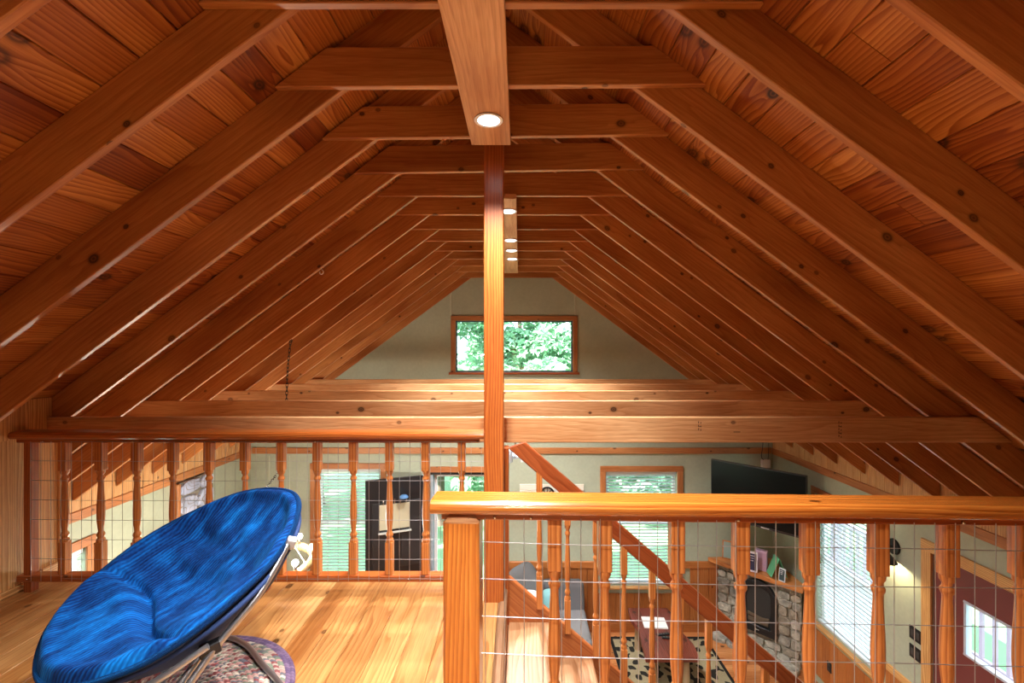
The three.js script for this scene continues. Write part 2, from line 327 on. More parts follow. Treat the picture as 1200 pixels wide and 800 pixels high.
// ---------------------------------------------------------------- knee wall of the loft (plywood, let in between the rafters)
{
  const w = structure('wall_knee', 'golden plywood knee wall beside the blue chair'); const x = -2.83, low = RIDGE_U - SL * Math.abs(x - RX) - 0.02;
  for (let i = 0; i < 4; i++) { const p = put('panel', board(low + 0.1, 1.2, 0.018, 0.001), plyMat, w); p.rotation.order = 'YXZ'; at(p, x - 0.0095, low / 2 - 0.05, -2.20 + i * 1.2, 0, Math.PI / 2, Math.PI / 2); }
  for (let k = -2; k <= 2; k++) {
    const a = tieD(k) + 2 * TH + 0.006 + (k === -1 ? 0.03 : 0), b = tieD(k + 1) + TH - 0.004 + (k === -2 ? 0.03 : 0), top = deckY(x) - 0.004;
    { const p = put('upper_panel', board(top - low, b - a, 0.018, 0.001), plyMat, w); p.rotation.order = 'YXZ'; at(p, x - 0.009, (top + low) / 2, -(a + b) / 2, 0, Math.PI / 2, Math.PI / 2); }
  }
  at(put('baseboard', board(2.7, 0.035, 0.016, 0.003), plyMat, w), x + 0.0085, 0.0175, -1.34, 0, Math.PI / 2, 0);
  at(put('corner_strip', board(low, 0.03, 0.03, 0.004), plyMat, w), x - 0.004, low / 2, -2.80, 0, 0, Math.PI / 2);
  at(put('baseboard', board(0.12, 0.07, 0.02, 0.003), plyMat, w), x + 0.011, 0.035, -2.74, 0, Math.PI / 2, 0);
}

// ---------------------------------------------------------------- railings
const BAL_H = 0.742;
function balusterGeo() {
  const q = 0.021, blk = (y0, y1) => { const g = new RoundedBoxGeometry(2 * q, y1 - y0, 2 * q, 1, 0.003); g.translate(0, (y0 + y1) / 2, 0); return g; };
  const turned = lathe([[0.020, 0.176], [0.021, 0.182], [0.0215, 0.192], [0.0165, 0.200], [0.0145, 0.206], [0.0195, 0.214], [0.0205, 0.221], [0.0175, 0.229], [0.0125, 0.238], [0.0135, 0.25], [0.0175, 0.285], [0.0195, 0.325], [0.0195, 0.36], [0.0180, 0.41], [0.0150, 0.47], [0.0130, 0.510], [0.0135, 0.522], [0.0185, 0.532], [0.0190, 0.540], [0.0135, 0.549], [0.0130, 0.557], [0.0195, 0.567], [0.0205, 0.578], [0.020, 0.586]], 16);
  const uv = turned.attributes.uv, p = turned.attributes.position; for (let i = 0; i < uv.count; i++) uv.setXY(i, p.getY(i) / 2, uv.getX(i) * 0.3);
  const parts = [blk(0, 0.180), blk(0.582, BAL_H)].map((b) => { const pp = b.attributes.position, u = b.attributes.uv; for (let i = 0; i < u.count; i++) u.setXY(i, pp.getY(i) / 2, (pp.getX(i) + pp.getZ(i)) * 2 + 0.1); return b; });
  const strip = (g) => { const o = g.index ? g.toNonIndexed() : g; for (const k of Object.keys(o.attributes)) if (!['position', 'normal', 'uv'].includes(k)) o.deleteAttribute(k); return o; };
  return mergeGeometries([...parts, turned].map(strip));
}
const balGeo = balusterGeo();
function handrailProf(w, h) {                          // bull-nosed flat rail, (y, z)
  const p = [], n = 7, b = w / 2, a = h / 2, r = a;
  for (let i = 0; i <= n; i++) { const t = -Math.PI / 2 + (Math.PI * i) / n; p.push([r * Math.sin(t) * 1.0, b - r + r * Math.cos(t)]); }
  for (let i = 0; i <= n; i++) { const t = Math.PI / 2 + (Math.PI * i) / n; p.push([r * Math.sin(t), -(b - r) + r * Math.cos(t)]); }
  return p.reverse();
}
function wireMesh(parent, x0, x1, y0, y1, dx, dy, z, r, wob) {
  const verts = [];
  for (let x = x0, i = 0; x <= x1 + 1e-6; x += dx, i++) {
    const a = rr(-wob, wob), b = rr(-wob, wob), c = rr(-wob, wob) * 0.6;
    put('wire', tube([[x + a, y0, z + c], [x + (a + b) / 2 + rr(-wob, wob) * 0.7, (y0 + y1) / 2, z + 0.001], [x + b, y1, z]], r, 6, 5), wireMat, parent);
  }
  for (let y = y0 + 0.012; y <= y1 + 1e-6; y += dy) {
    const pts = []; for (let i = 0; i <= 8; i++) pts.push([x0 - 0.015 + (x1 - x0 + 0.03) * i / 8, y + rr(-wob, wob) * 0.8, z - 0.002 + (i === 0 ? -0.012 : 0)]);
    put('wire', tube(pts, r, 24, 5), wireMat, parent);
  }
}
function railing(t, xs, L0, L1, tone) {
  // local frame: x along the rail, z = 0 in the middle of the balusters, y = 0 at the floor
  const hr = put('handrail', prism(handrailProf(0.125, 0.042), L0, L1), tone.hand, t); hr.position.y = 0.884;
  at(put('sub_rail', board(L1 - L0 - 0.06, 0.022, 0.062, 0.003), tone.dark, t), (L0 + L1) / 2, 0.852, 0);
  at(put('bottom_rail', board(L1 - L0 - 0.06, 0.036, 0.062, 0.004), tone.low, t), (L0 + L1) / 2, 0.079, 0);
  for (const x of xs) { const b = put('baluster', balGeo, tone.bal, t); b.position.set(x, 0.098, 0); b.rotation.y = 0; }
}
{
  // loft edge railing behind the blue chair
  const D = 2.575;
  const t = thing('loft_railing', 'long turned-baluster railing along the loft edge behind the blue chair', 'railing', [0, 0, -D]);
  const xs = []; for (let i = 0; i < 12; i++) xs.push(-2.575 + i * 0.2043);
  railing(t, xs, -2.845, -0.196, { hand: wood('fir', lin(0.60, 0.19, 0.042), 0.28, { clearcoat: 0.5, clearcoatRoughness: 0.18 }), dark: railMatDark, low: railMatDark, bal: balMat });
  at(put('end_post', board(0.862, 0.044, 0.044, 0.003), railMatDark, t), -2.765, 0.431, 0, 0, 0, Math.PI / 2);
  for (const x of [-1.45, -0.30]) at(put('foot_block', board(0.061, 0.06, 0.05, 0.003), railMatDark, t), x, 0.0305, 0, 0, 0, Math.PI / 2);
  const m = thing('wire_mesh', 'fine wire mesh stapled on the loft edge railing behind the blue chair', 'wire mesh', [0, 0, -D + 0.036]);
  wireMesh(m, -2.73, -0.21, 0.07, 0.85, 0.0572, 0.1095, 0, 0.0012, 0.0015);
  for (const x of [-2.66, -2.16, -1.66, -1.14, -0.62, -0.24]) { const s = put('staple', new THREE.SphereGeometry(0.0045, 8, 6), chrome, m); s.position.set(x, 0.849, 0.001); }
  for (const x of [-2.75, -1.9, -0.62]) { const s = put('staple', new THREE.SphereGeometry(0.0045, 8, 6), chrome, m); s.position.set(x, 0.082, 0.001); }
}
{
  // railing round the stair opening, turned a little
  const t = thing('stair_opening_railing', 'glossy orange railing with square newel beside the stair opening', 'railing', [-0.25, 0, -1.424]);
  t.rotation.y = -0.0305;
  const xs = [0.108, 0.263, 0.483, 0.678, 0.885, 1.09, 1.295, 1.51, 1.715, 1.92].map((x) => x + 0.25);
  railing(t, xs, -0.018, 2.7, { hand: handMat, dark: railMatDark, low: railMat, bal: balMat });
  const newel = put('newel', prism([[-0.055, -0.047], [-0.047, -0.055], [0.047, -0.055], [0.055, -0.047], [0.055, 0.047], [0.047, 0.055], [-0.047, 0.055], [-0.055, 0.047]], 0, 0.838), railMat, t);
  at(newel, 0.075, 0, 0.0, 0, 0, Math.PI / 2);
  const cap = put('newel_top', new THREE.CylinderGeometry(0.052, 0.074, 0.022, 4, 1), wood('pine2', lin(0.66, 0.36, 0.17), 0.6), newel);
  cap.rotation.order = 'ZYX'; cap.rotation.set(0, Math.PI / 4, -Math.PI / 2); cap.position.set(0.849, 0, 0);
  const m = thing('wire_mesh', 'wire mesh stapled on the railing beside the stair opening', 'wire mesh', [-0.25, 0, -1.424]);
  m.rotation.y = t.rotation.y;
  wireMesh(m, 0.148, 2.6, 0.078, 0.85, 0.0578, 0.1135, 0.036, 0.00125, 0.0022);
  for (const x of [0.175, 0.285, 0.905, 1.56]) { const s = put('staple', new THREE.SphereGeometry(0.005, 8, 6), chrome, m); s.position.set(x, 0.851, 0.036); }
}

// ---------------------------------------------------------------- posts
{
  const p = put('ridge_post', prism(rect(0.106, 0.106, 0.005), 0, 3.0), postMat); at(p, -0.14, 0, -2.503, 0, 0, Math.PI / 2);
  tag(p, 'square orange post rising from the loft floor to the ridge', 'post');
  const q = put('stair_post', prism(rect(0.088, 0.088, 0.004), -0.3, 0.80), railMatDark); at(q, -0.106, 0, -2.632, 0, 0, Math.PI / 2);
  tag(q, 'dark reddish stair post close behind the tall ridge post', 'post');
}

// ---------------------------------------------------------------- staircase down to the living room
{
  const RISE = 0.2043, RUN = 0.236, DF = 2.615, DN = 1.66, A = Math.atan(0.8657);
  const t = thing('staircase', 'wooden staircase descending from the loft to the living room', 'staircase');
  for (let i = 1; i <= 13; i++) {
    const y = -i * RISE, x = -0.08 + (i - 1) * RUN;
    at(put('tread', board(DF - DN, 0.036, RUN + 0.03, 0.008), treadMat, t), x + RUN / 2 + 0.012, y - 0.018, -(DF + DN) / 2, 0, Math.PI / 2, 0);
    at(put('riser', board(DF - DN, RISE - 0.036, 0.018, 0.002), stringerMat, t), x + 0.002, y + (RISE - 0.036) / 2 + 0.0, -(DF + DN) / 2, 0, Math.PI / 2, 0);
  }
  for (const D of [DF + 0.02, DN - 0.02]) {
    const sh = prism(rect(0.30, 0.036, 0.004), (y) => -0.02 - y * 0.0, (y) => 4.3);
    const m = put('stringer', sh, stringerMat, t);
    // upper edge passes (-0.064, 0.057)
    const off = 0.15; m.position.set(-0.064 - off * Math.sin(A) , 0.057 - off * Math.cos(A), -D); m.rotation.z = -A;
  }
  const ox = 0.034 - 0.0445 * Math.sin(A), oy = 0.829 - 0.0445 * Math.cos(A), ca = Math.cos(A), sa = Math.sin(A);
  // level cut at the joist and plumb cut at the stair post
  const hr = put('handrail', prism(rect(0.089, 0.036, 0.005), (y) => Math.max((oy + y * ca - 0.829) / sa, (-0.060 - ox - y * sa) / ca), 4.1), stairMat, t);
  hr.position.set(ox, oy, -2.62); hr.rotation.z = -A;
  const topY = (x) => 0.829 - 0.8657 * (x - 0.034) - 0.116, lowY = (x) => 0.057 - 0.8657 * (x + 0.064);
  for (let i = 0; i < 18; i++) {
    const x = 0.113 + i * 0.1625, b = put('baluster', balGeo, balMat, t), y0 = lowY(x) - 0.03;
    b.position.set(x, y0, -2.62); b.scale.set(0.82, (topY(x) - y0 + 0.02) / BAL_H, 0.82);
  }
}

// ---------------------------------------------------------------- windows, doors and blinds
function casing(w, o, cw, th, mat, sill) {             // boards round an opening, local x/y, facing +z
  const L = (x0, x1, y, h) => at(put('casing', board(x1 - x0, h, th, 0.004), mat, w), (x0 + x1) / 2, y, th / 2);
  L(o.x0 - cw, o.x1 + cw, o.y1 + cw / 2, cw);
  if (!sill) L(o.x0 - cw, o.x1 + cw, o.y0 - cw / 2, cw);
  for (const x of [o.x0 - cw / 2, o.x1 + cw / 2]) at(put('casing', board(o.y1 - o.y0, cw, th, 0.004), mat, w), x, (o.y0 + o.y1) / 2, th / 2, 0, 0, Math.PI / 2);
  if (sill) at(put('sill', board(o.x1 - o.x0 + 2 * cw + 0.05, 0.035, th + 0.05, 0.008), sill, w), (o.x0 + o.x1) / 2, o.y0 - 0.018, th / 2 + 0.012);
}
function sash(w, o, mat, z, bw, mid) {
  const W = o.x1 - o.x0, H = o.y1 - o.y0, cx = (o.x0 + o.x1) / 2, cy = (o.y0 + o.y1) / 2;
  for (const y of [o.y0 + bw / 2, o.y1 - bw / 2]) at(put('sash_rail', board(W, bw, 0.03, 0.003), mat, w), cx, y, z);
  for (const x of [o.x0 + bw / 2, o.x1 - bw / 2]) at(put('sash_stile', board(H - 2 * bw, bw, 0.03, 0.003), mat, w), x, cy, z, 0, 0, Math.PI / 2);
  if (mid !== undefined) at(put('meeting_rail', board(W - 2 * bw, 0.04, 0.034, 0.003), mat, w), cx, mid, z);
  at(put('pane', new THREE.BoxGeometry(W - 1.5 * bw, H - 1.5 * bw, 0.004), glass, w), cx, cy, z - 0.008);
}
const darkSash = plain(0.06, 0.10, 0.14, 0.5);
{
  const w = structure('window_1', 'wide gable window with dark sash in a stained wood frame'); w.position.z = -FAR; casing(w, WIN_G, 0.07, 0.022, trimMat, stairMat); sash(w, WIN_G, darkSash, -0.03, 0.022);
  const w2 = structure('window_2', 'living room window with blinds on the far wall'); w2.position.z = -FAR; casing(w2, WIN_F, 0.085, 0.024, trimMat, plyMat); sash(w2, WIN_F, whitePaint, -0.09, 0.05, -1.25);
  const w3 = structure('window_3', 'living room window beside the black door'); w3.position.z = -FAR; casing(w3, WIN_L, 0.085, 0.024, trimMat, plyMat); sash(w3, WIN_L, whitePaint, -0.09, 0.05, -1.25);
  const w4 = structure('window_4', 'side wall window with blinds beside the sconce'); w4.position.x = WR; w4.rotation.y = -Math.PI / 2;
  // facing -x: local x = world z, so mirror the depth
  const oR = { x0: -WIN_R.x1, x1: -WIN_R.x0, y0: WIN_R.y0, y1: WIN_R.y1 }; casing(w4, oR, 0.07, 0.022, trimMat, plyMat); sash(w4, oR, whitePaint, -0.09, 0.05, -1.285);
  const w5 = structure('window_5', 'side wall window with blinds seen past the loft railing'); w5.position.x = WL; w5.rotation.y = Math.PI / 2;
  casing(w5, WIN_S, 0.085, 0.022, trimMat, plyMat); sash(w5, WIN_S, whitePaint, -0.09, 0.05, -1.25);
}
function blind(label, o, z, place, pitch, tiltA, bottom, color = blindMat) {
  const t = thing('window_blind', label, 'blind', [0, 0, 0]); place(t);
  const W = o.x1 - o.x0 - 0.03, cx = (o.x0 + o.x1) / 2;
  at(put('head_rail', board(W + 0.01, 0.05, 0.045, 0.004), color, t), cx, o.y1 - 0.03, z);
  const sg = board(W, 0.042, 0.0028, 0.001);
  let y = o.y1 - 0.075;
  for (; y > bottom + 0.03; y -= pitch) at(put('slat', sg, color, t), cx, y, z, Math.PI / 2 + tiltA, 0, 0);
  at(put('bottom_rail', board(W, 0.022, 0.04, 0.004), color, t), cx, bottom + 0.012, z);
  for (const x of [o.x0 + 0.16, o.x1 - 0.16]) for (const dz of [-0.022, 0.022]) put('cord', rod([x, bottom, z + dz], [x, o.y1 - 0.03, z + dz], 0.001, 5), color, t);
}
blind('white slatted blind in the window above the coffee table', WIN_F, -0.035, (t) => t.position.z = -FAR, 0.048, -0.80, WIN_F.y0 + 0.01);
blind('white slatted blind in the window beside the black door', WIN_L, -0.035, (t) => t.position.z = -FAR, 0.048, -0.80, WIN_L.y0 + 0.01);
blind('white slatted blind in the window between fireplace and wall sconce', { x0: -WIN_R.x1, x1: -WIN_R.x0, y0: WIN_R.y0, y1: WIN_R.y1 }, -0.035, (t) => { t.position.x = WR; t.rotation.y = -Math.PI / 2; }, 0.048, -0.88, WIN_R.y0 + 0.01);
blind('white slatted blind in the side window past the loft railing and knee wall', WIN_S, -0.035, (t) => { t.position.x = WL; t.rotation.y = Math.PI / 2; }, 0.048, -0.6, WIN_S.y0 + 0.01);
{
  // far doorway: casing, storm door glass, black door swung back against the wall
  const d = structure('door_1', 'doorway in the far wall with an open black door'); d.position.z = -FAR;
  const o = DOOR_F, cw = 0.085;
  at(put('casing', board(o.x1 - o.x0 + 2 * cw, cw, 0.024, 0.004), trimMat, d), (o.x0 + o.x1) / 2, o.y1 + cw / 2, 0.012);
  for (const x of [o.x0 - cw / 2, o.x1 + cw / 2]) at(put('casing', board(o.y1 - o.y0, cw, 0.024, 0.004), trimMat, d), x, (o.y0 + o.y1) / 2, 0.012, 0, 0, Math.PI / 2);
  at(put('jamb', board(o.x1 - o.x0, 0.04, 0.12, 0.003), blackMat, d), (o.x0 + o.x1) / 2, o.y1 - 0.02, -0.06);
  at(put('jamb', board(o.y1 - o.y0 - 0.04, 0.04, 0.12, 0.003), plain(0.30, 0.36, 0.42, 0.5), d), o.x0 + 0.02, (o.y0 + o.y1) / 2 - 0.02, -0.06, 0, 0, Math.PI / 2);
  const st = { x0: o.x0 + 0.045, x1: o.x1 - 0.01, y0: LOW + 0.01, y1: o.y1 - 0.045 };
  sash(d, st, plain(0.75, 0.76, 0.8, 0.4), -0.1, 0.045);
  const t = thing('black_door', 'black panelled door swung open with a hook rack hung on it', 'door', [-1.385, LOW + 0.012, -FAR + 0.07]); t.rotation.y = Math.PI + 0.38;   // leaf runs along +x local
  const Wd = 0.86, Hd = 2.36;
  at(put('leaf', board(Wd, Hd, 0.042, 0.004), blackMat, t), Wd / 2, Hd / 2, 0);
  const pm = plain(0.022, 0.024, 0.028, 0.35);
  for (const [px, py, pw, ph] of [[0.23, 0.55, 0.28, 0.75], [0.63, 0.55, 0.28, 0.75], [0.23, 1.55, 0.28, 0.95], [0.63, 1.55, 0.28, 0.95]]) for (const z of [-0.026, 0.026]) at(put('raised_panel', new RoundedBoxGeometry(pw, ph, 0.016, 1, 0.006), pm, t), px, py, z);
  for (const y of [0.98, 1.10]) { const k = put('door_knob', new THREE.SphereGeometry(0.03, 14, 10), chrome, t); k.position.set(Wd - 0.06, y - 0.02, -0.06); }
  const rk = thing('hook_rack', 'beige hook rack board hung on the open black door', 'hook rack', [-1.385, LOW + 0.012, -FAR + 0.07]); rk.rotation.y = t.rotation.y;
  at(put('board', board(0.42, 0.36, 0.012, 0.003), plain(0.45, 0.42, 0.30, 0.7), rk), 0.46, 1.82, -0.041);
  for (let i = 0; i < 5; i++) put('hook', tube([[0.30 + i * 0.08, 2.0, -0.05], [0.30 + i * 0.08, 2.05, -0.065], [0.30 + i * 0.08, 2.07, -0.05]], 0.006, 8, 6), chrome, rk);
  at(put('ledge', board(0.46, 0.016, 0.05, 0.003), plain(0.5, 0.52, 0.5, 0.5), rk), 0.46, 1.60, -0.062);
  const cap = put('blue_cap', new THREE.SphereGeometry(0.065, 16, 10, 0, Math.PI * 2, 0, Math.PI / 2), plain(0.10, 0.24, 0.5, 0.8)); cap.name = 'cap'; cap.position.set(-1.66, LOW + 2.105, -FAR + 0.30); cap.scale.set(1, 0.7, 0.9);
  tag(cap, 'small blue and white cap resting on top of the hook rack', 'cap');
}
{
  // red side door with a window, onto the deck
  const d = structure('door_2', 'maroon side door with a glass light'); d.position.x = WR; d.rotation.y = -Math.PI / 2;
  const o = { x0: -DOOR_R.x1, x1: -DOOR_R.x0, y0: LOW, y1: DOOR_R.y1 }, cw = 0.10, maroon = plain(0.19, 0.045, 0.045, 0.45);
  at(put('casing', board(o.x1 - o.x0 + 2 * cw, cw, 0.026, 0.004), plyMat, d), (o.x0 + o.x1) / 2, o.y1 + cw / 2, 0.013);
  for (const x of [o.x0 - cw / 2, o.x1 + cw / 2]) at(put('casing', board(o.y1 - o.y0, cw, 0.026, 0.004), plyMat, d), x, (o.y0 + o.y1) / 2, 0.013, 0, 0, Math.PI / 2);
  const g = { x0: o.x0 + 0.28, x1: o.x1 - 0.21, y0: -1.245, y1: -0.775 }, z = -0.03;
  const pn = (x0, x1, y0, y1, n = 'door_leaf') => at(put(n, board(x1 - x0, y1 - y0, 0.045, 0.003), maroon, d), (x0 + x1) / 2, (y0 + y1) / 2, z);
  pn(o.x0, g.x0, o.y0, o.y1); pn(g.x1, o.x1, o.y0, o.y1); pn(g.x0, g.x1, o.y0, g.y0); pn(g.x0, g.x1, g.y1, o.y1);
  const b = 0.022, tr = plain(0.55, 0.60, 0.72, 0.5);
  for (const y of [g.y0 + b / 2, g.y1 - b / 2]) at(put('light_frame', board(g.x1 - g.x0, b, 0.056, 0.004), tr, d), (g.x0 + g.x1) / 2, y, z);
  for (const x of [g.x0 + b / 2, g.x1 - b / 2]) at(put('light_frame', board(g.y1 - g.y0 - 2 * b, b, 0.056, 0.004), tr, d), x, (g.y0 + g.y1) / 2, z, 0, 0, Math.PI / 2);
  at(put('pane', new THREE.BoxGeometry(g.x1 - g.x0 - b, g.y1 - g.y0 - b, 0.004), glass, d), (g.x0 + g.x1) / 2, (g.y0 + g.y1) / 2, z);
  const k = put('door_knob', new THREE.SphereGeometry(0.03, 14, 10), chrome, d); k.position.set(o.x0 + 0.06, LOW + 1.0, 0.03);
}

// ---------------------------------------------------------------- recessed lights in boards under the collar ties
const lensMat = (k = 6) => new THREE.MeshStandardMaterial({ color: 0xffffff, emissive: lin(0.92, 0.97, 1.0), emissiveIntensity: k });
const LED = lin(1.0, 0.955, 0.90);
function downlight(x, y, z, I, label, seen = true) {
  const t = thing('recessed_light', label, 'light', [x, y, z], 'recessed lights under the ridge');
  const ring = put('trim_ring', lathe([[0.046, 0.0], [0.062, -0.001], [0.066, -0.004], [0.064, -0.007], [0.05, -0.006], [0.046, 0]], 32), whitePaint, t);
  const lens = put('lens', new THREE.CylinderGeometry(0.05, 0.05, 0.004, 32), lensMat(), t); lens.position.y = -0.004;
  const s = new THREE.SpotLight(LED, I, 0, 1.05, 0.55, 2); s.position.set(0, -0.012, 0); s.target.position.set(0, -2, 0); s.castShadow = true; s.shadow.radius = 2.2;
  t.add(s, s.target); return t;
}
{
  const yb = EYE + 1.04;
  const b1 = put('light_board', board(4.2, 0.2, 0.033, 0.003), joistMats[0]); at(b1, -0.145, yb + 0.017, -2.31 + 2.1, Math.PI / 2, Math.PI / 2, 0); b1.rotation.order = 'YXZ';
  tag(b1, 'wide pine board under the collar ties ending at the ridge post', 'board');
  const b2 = put('light_board', board(3.03, 0.203, 0.033, 0.003), joistMats[1]); at(b2, -0.124, yb + 0.017, -4.645, Math.PI / 2, Math.PI / 2, 0); b2.rotation.order = 'YXZ';
  tag(b2, 'pine light board under the collar ties beyond the ridge post', 'board');
  for (const d of [2.053, 1.2, 0.2, -0.8]) downlight(-0.14, yb, -d, 22, 'round recessed light in the pine board nearer than the ridge post');
  for (const d of [3.40, 4.30, 4.74, 5.18]) downlight(-0.085, yb, -d, 31, 'round recessed light in the pine board beyond the ridge post');
}

// ---------------------------------------------------------------- blue saucer chair on a braided rug
{
  const R = 0.42, C = new THREE.Vector3(-1.253, 0.554, -1.692), u = new THREE.Vector3(0.5358, 0.4382, -0.7217).normalize(), v = new THREE.Vector3(0.8029, 0, 0.5961).normalize();
  const n = new THREE.Vector3().crossVectors(v, u).normalize();
  const t = thing('saucer_chair', 'blue plush corduroy saucer chair on a folding steel frame', 'chair', [C.x, 0, C.z]);
  const loc = (a, b, h) => [u.x * a + v.x * b + n.x * h, C.y + u.y * a + v.y * b + n.y * h, u.z * a + v.z * b + n.z * h];
  const cord = makeTex(512, 512, (x, y) => {
    const wav = (vn(x * 6, y * 6, 6, 6, 5) - 0.5) * 0.012, st = 0.5 + 0.5 * Math.sin((y + wav) * Math.PI * 2 * 62);
    const bl = Math.max(0, Math.min(1, (vn(x * 5, y * 12, 5, 12, 61) * 0.5 + vn(x * 14, y * 40, 14, 40, 62) * 0.5 - 0.28) * 2.1)), f = vn(x * 120, y * 256, 120, 256, 63);
    const k = 0.08 + 0.42 * bl + 0.22 * (st - 0.5) + 0.22 * (f - 0.5); return [0.0 + 0.04 * k, 0.13 + 0.52 * k, 0.34 + 0.74 * k];
  });
  const cordBump = makeTex(512, 512, (x, y) => { const wav = (vn(x * 6, y * 6, 6, 6, 5) - 0.5) * 0.012; return 0.3 + 0.35 * (0.5 + 0.5 * Math.sin((y + wav) * Math.PI * 2 * 62)) + 0.3 * vn(x * 26, y * 30, 26, 30, 62); }, false);
  const plush = new THREE.MeshPhysicalMaterial({ map: cord, bumpMap: cordBump, bumpScale: 0.006, roughness: 0.9, specularIntensity: 0.3, sheen: 0.25, sheenColor: lin(0.02, 0.3, 0.8), sheenRoughness: 0.5 });
  const navy = plain(0.008, 0.035, 0.14, 0.75);
  const surf = (fn, nr, nt, uvk) => {
    const P = [], U = [], I = [];
    for (let i = 0; i <= nr; i++) for (let j = 0; j <= nt; j++) { const r = i / nr, th = (j / nt) * Math.PI * 2, q = fn(r, th); P.push(...loc(...q)); U.push(q[0] * uvk + 0.5, q[1] * uvk + 0.5); }
    for (let i = 0; i < nr; i++) for (let j = 0; j < nt; j++) { const a = i * (nt + 1) + j, b = a + nt + 1; I.push(a, b, a + 1, a + 1, b, b + 1); }
    const g = new THREE.BufferGeometry(); g.setAttribute('position', new THREE.Float32BufferAttribute(P, 3)); g.setAttribute('uv', new THREE.Float32BufferAttribute(U, 2)); g.setIndex(I); g.computeVertexNormals(); return g;
  };
  const bowl = (r) => -0.105 * (1 - Math.pow(r, 2.3)), sling = (r) => -0.20 * (1 - Math.pow(r, 4));
  const rim = (th) => R * (1 + 0.012 * Math.sin(3 * th + 1) + 0.008 * Math.sin(7 * th));
  put('cushion', surf((r, th) => {
    const a = r * rim(th) * Math.cos(th), b = r * rim(th) * Math.sin(th);
    const fold = 0.048 / (1 + Math.exp((a + 0.165 + 0.03 * Math.sin(b * 9)) * 95)) * (1 - Math.pow(r, 8));
    const wr = (vn(a * 9 + 50, b * 4 + 50, 999, 999, 3) - 0.5) * 0.035 + (vn(a * 22 + 50, b * 9 + 50, 999, 999, 4) - 0.5) * 0.016;
    const groove = -0.03 * Math.exp(-Math.pow((a + 0.150 + 0.03 * Math.sin(b * 9)) / 0.014, 2)) * (1 - Math.pow(r, 8));
    const puff = 0.020 * Math.exp(-Math.pow((r - 0.93) / 0.06, 2));
    return [a, b, bowl(r) + 0.02 + fold + groove + puff + wr * (1 - Math.pow(r, 8)) - 0.02 * Math.pow(r, 12)];
  }, 60, 140, 1.15), plush, t);
  put('shell', surf((r, th) => [r * rim(th) * Math.cos(th), r * rim(th) * Math.sin(th), sling(r) + (vn(th * 6 + 9, r * 6, 999, 999, 8) - 0.5) * 0.012 * (1 - r)], 24, 96, 1), navy, t);
  const ringPts = []; for (let i = 0; i < 48; i++) { const th = i / 48 * Math.PI * 2; ringPts.push(loc(rim(th) * Math.cos(th), rim(th) * Math.sin(th), 0.002)); }
  put('piping', tube(ringPts, 0.010, 160, 8, true), plush, t);
  const rp2 = []; for (let i = 0; i < 48; i++) { const th = i / 48 * Math.PI * 2; rp2.push(loc(R * 0.965 * Math.cos(th), R * 0.965 * Math.sin(th), -0.034)); }
  put('rim_tube', tube(rp2, 0.011, 120, 8, true), navy, t);
  // folding frame
  const steel = plain(0.42, 0.43, 0.46, 0.3, { metalness: 0.9 }), w = (x, y, z) => [x - C.x, y, z - C.z];
  const top = w(-0.838, 0.665, -1.66), mid = w(-0.880, 0.535, -1.53), piv = w(-0.965, 0.414, -1.435), foot = w(-1.16, 0.024, -1.10);
  put('frame_leg', tube([top, mid, piv, foot], 0.0115, 32, 12), steel, t);
  put('frame_leg', rod([piv[0] - 0.034, piv[1] - 0.002, piv[2] - 0.012], [foot[0] - 0.034, 0.024, foot[2] - 0.012], 0.0115, 12), steel, t);
  const far = (p) => [p[0] - v.x * 0.72, p[1] - (p[1] > 0.3 ? 0.10 : 0), p[2] - v.z * 0.72];
  put('frame_leg', tube([far(top), far(mid), far(piv), far(foot)], 0.0115, 32, 12), steel, t);
  put('floor_bar', tube([w(-1.50, 0.16, -1.90), w(-1.44, 0.045, -2.06), w(-1.36, 0.024, -2.115), w(-1.24, 0.024, -2.06), w(-1.10, 0.024, -1.94), w(-0.93, 0.024, -1.79), w(-0.84, 0.024, -1.66), w(-0.84, 0.05, -1.55), w(-0.90, 0.15, -1.40)], 0.0115, 60, 12), steel, t);
  put('floor_bar', rod(foot, far(foot), 0.0115, 12), steel, t);
  const br = put('bracket', new RoundedBoxGeometry(0.032, 0.034, 0.03, 2, 0.006), plain(0.45, 0.47, 0.5, 0.5), t); br.position.set(top[0] + 0.004, top[1] - 0.006, top[2]); br.rotation.set(0.3, 0.4, -0.5);
  const cl = put('pivot_clamp', new RoundedBoxGeometry(0.058, 0.036, 0.036, 2, 0.005), blackMat, t); cl.position.set(piv[0] - 0.012, piv[1] + 0.004, piv[2] - 0.002); cl.rotation.set(0, 0.5, 0.25);
  for (const [p, th] of [[top, 0.96]]) put('support_tube', rod(p, loc(R * 1.0 * Math.cos(th), R * 1.0 * Math.sin(th), -0.03), 0.010, 10), steel, t);
  put('support_tube', tube([loc(-0.10, R * 1.01, -0.06), loc(-0.25, R * 0.86, -0.065), loc(-0.37, R * 0.55, -0.06)], 0.010, 16, 10), steel, t);

  // braided rug
  const rugTex = makeTex(1024, 512, (a, r) => {
    const ring = Math.floor(r * 24), cells = 150, off = latt(ring, 3, 7) + (ring % 2) * 0.5, q = a * cells + off + (r * 24 - ring) * 0.8, id = ((Math.floor(q) % cells) + cells) % cells, h = latt(id, ring, 55), e = q - Math.floor(q);
    const pal = [[0.78, 0.74, 0.68], [0.50, 0.24, 0.25], [0.66, 0.58, 0.54], [0.38, 0.38, 0.42], [0.44, 0.48, 0.42], [0.70, 0.52, 0.50]];
    const edge = ring >= 22 ? [[0.36, 0.28, 0.42], [0.45, 0.36, 0.48]] : pal, c = edge[Math.floor(h * edge.length)], s = 0.85 + 0.15 * Math.sin(e * Math.PI) - 0.08 * vn(a * 700, r * 300, 700, 300, 9);
    return c.map((x) => x * s);
  });
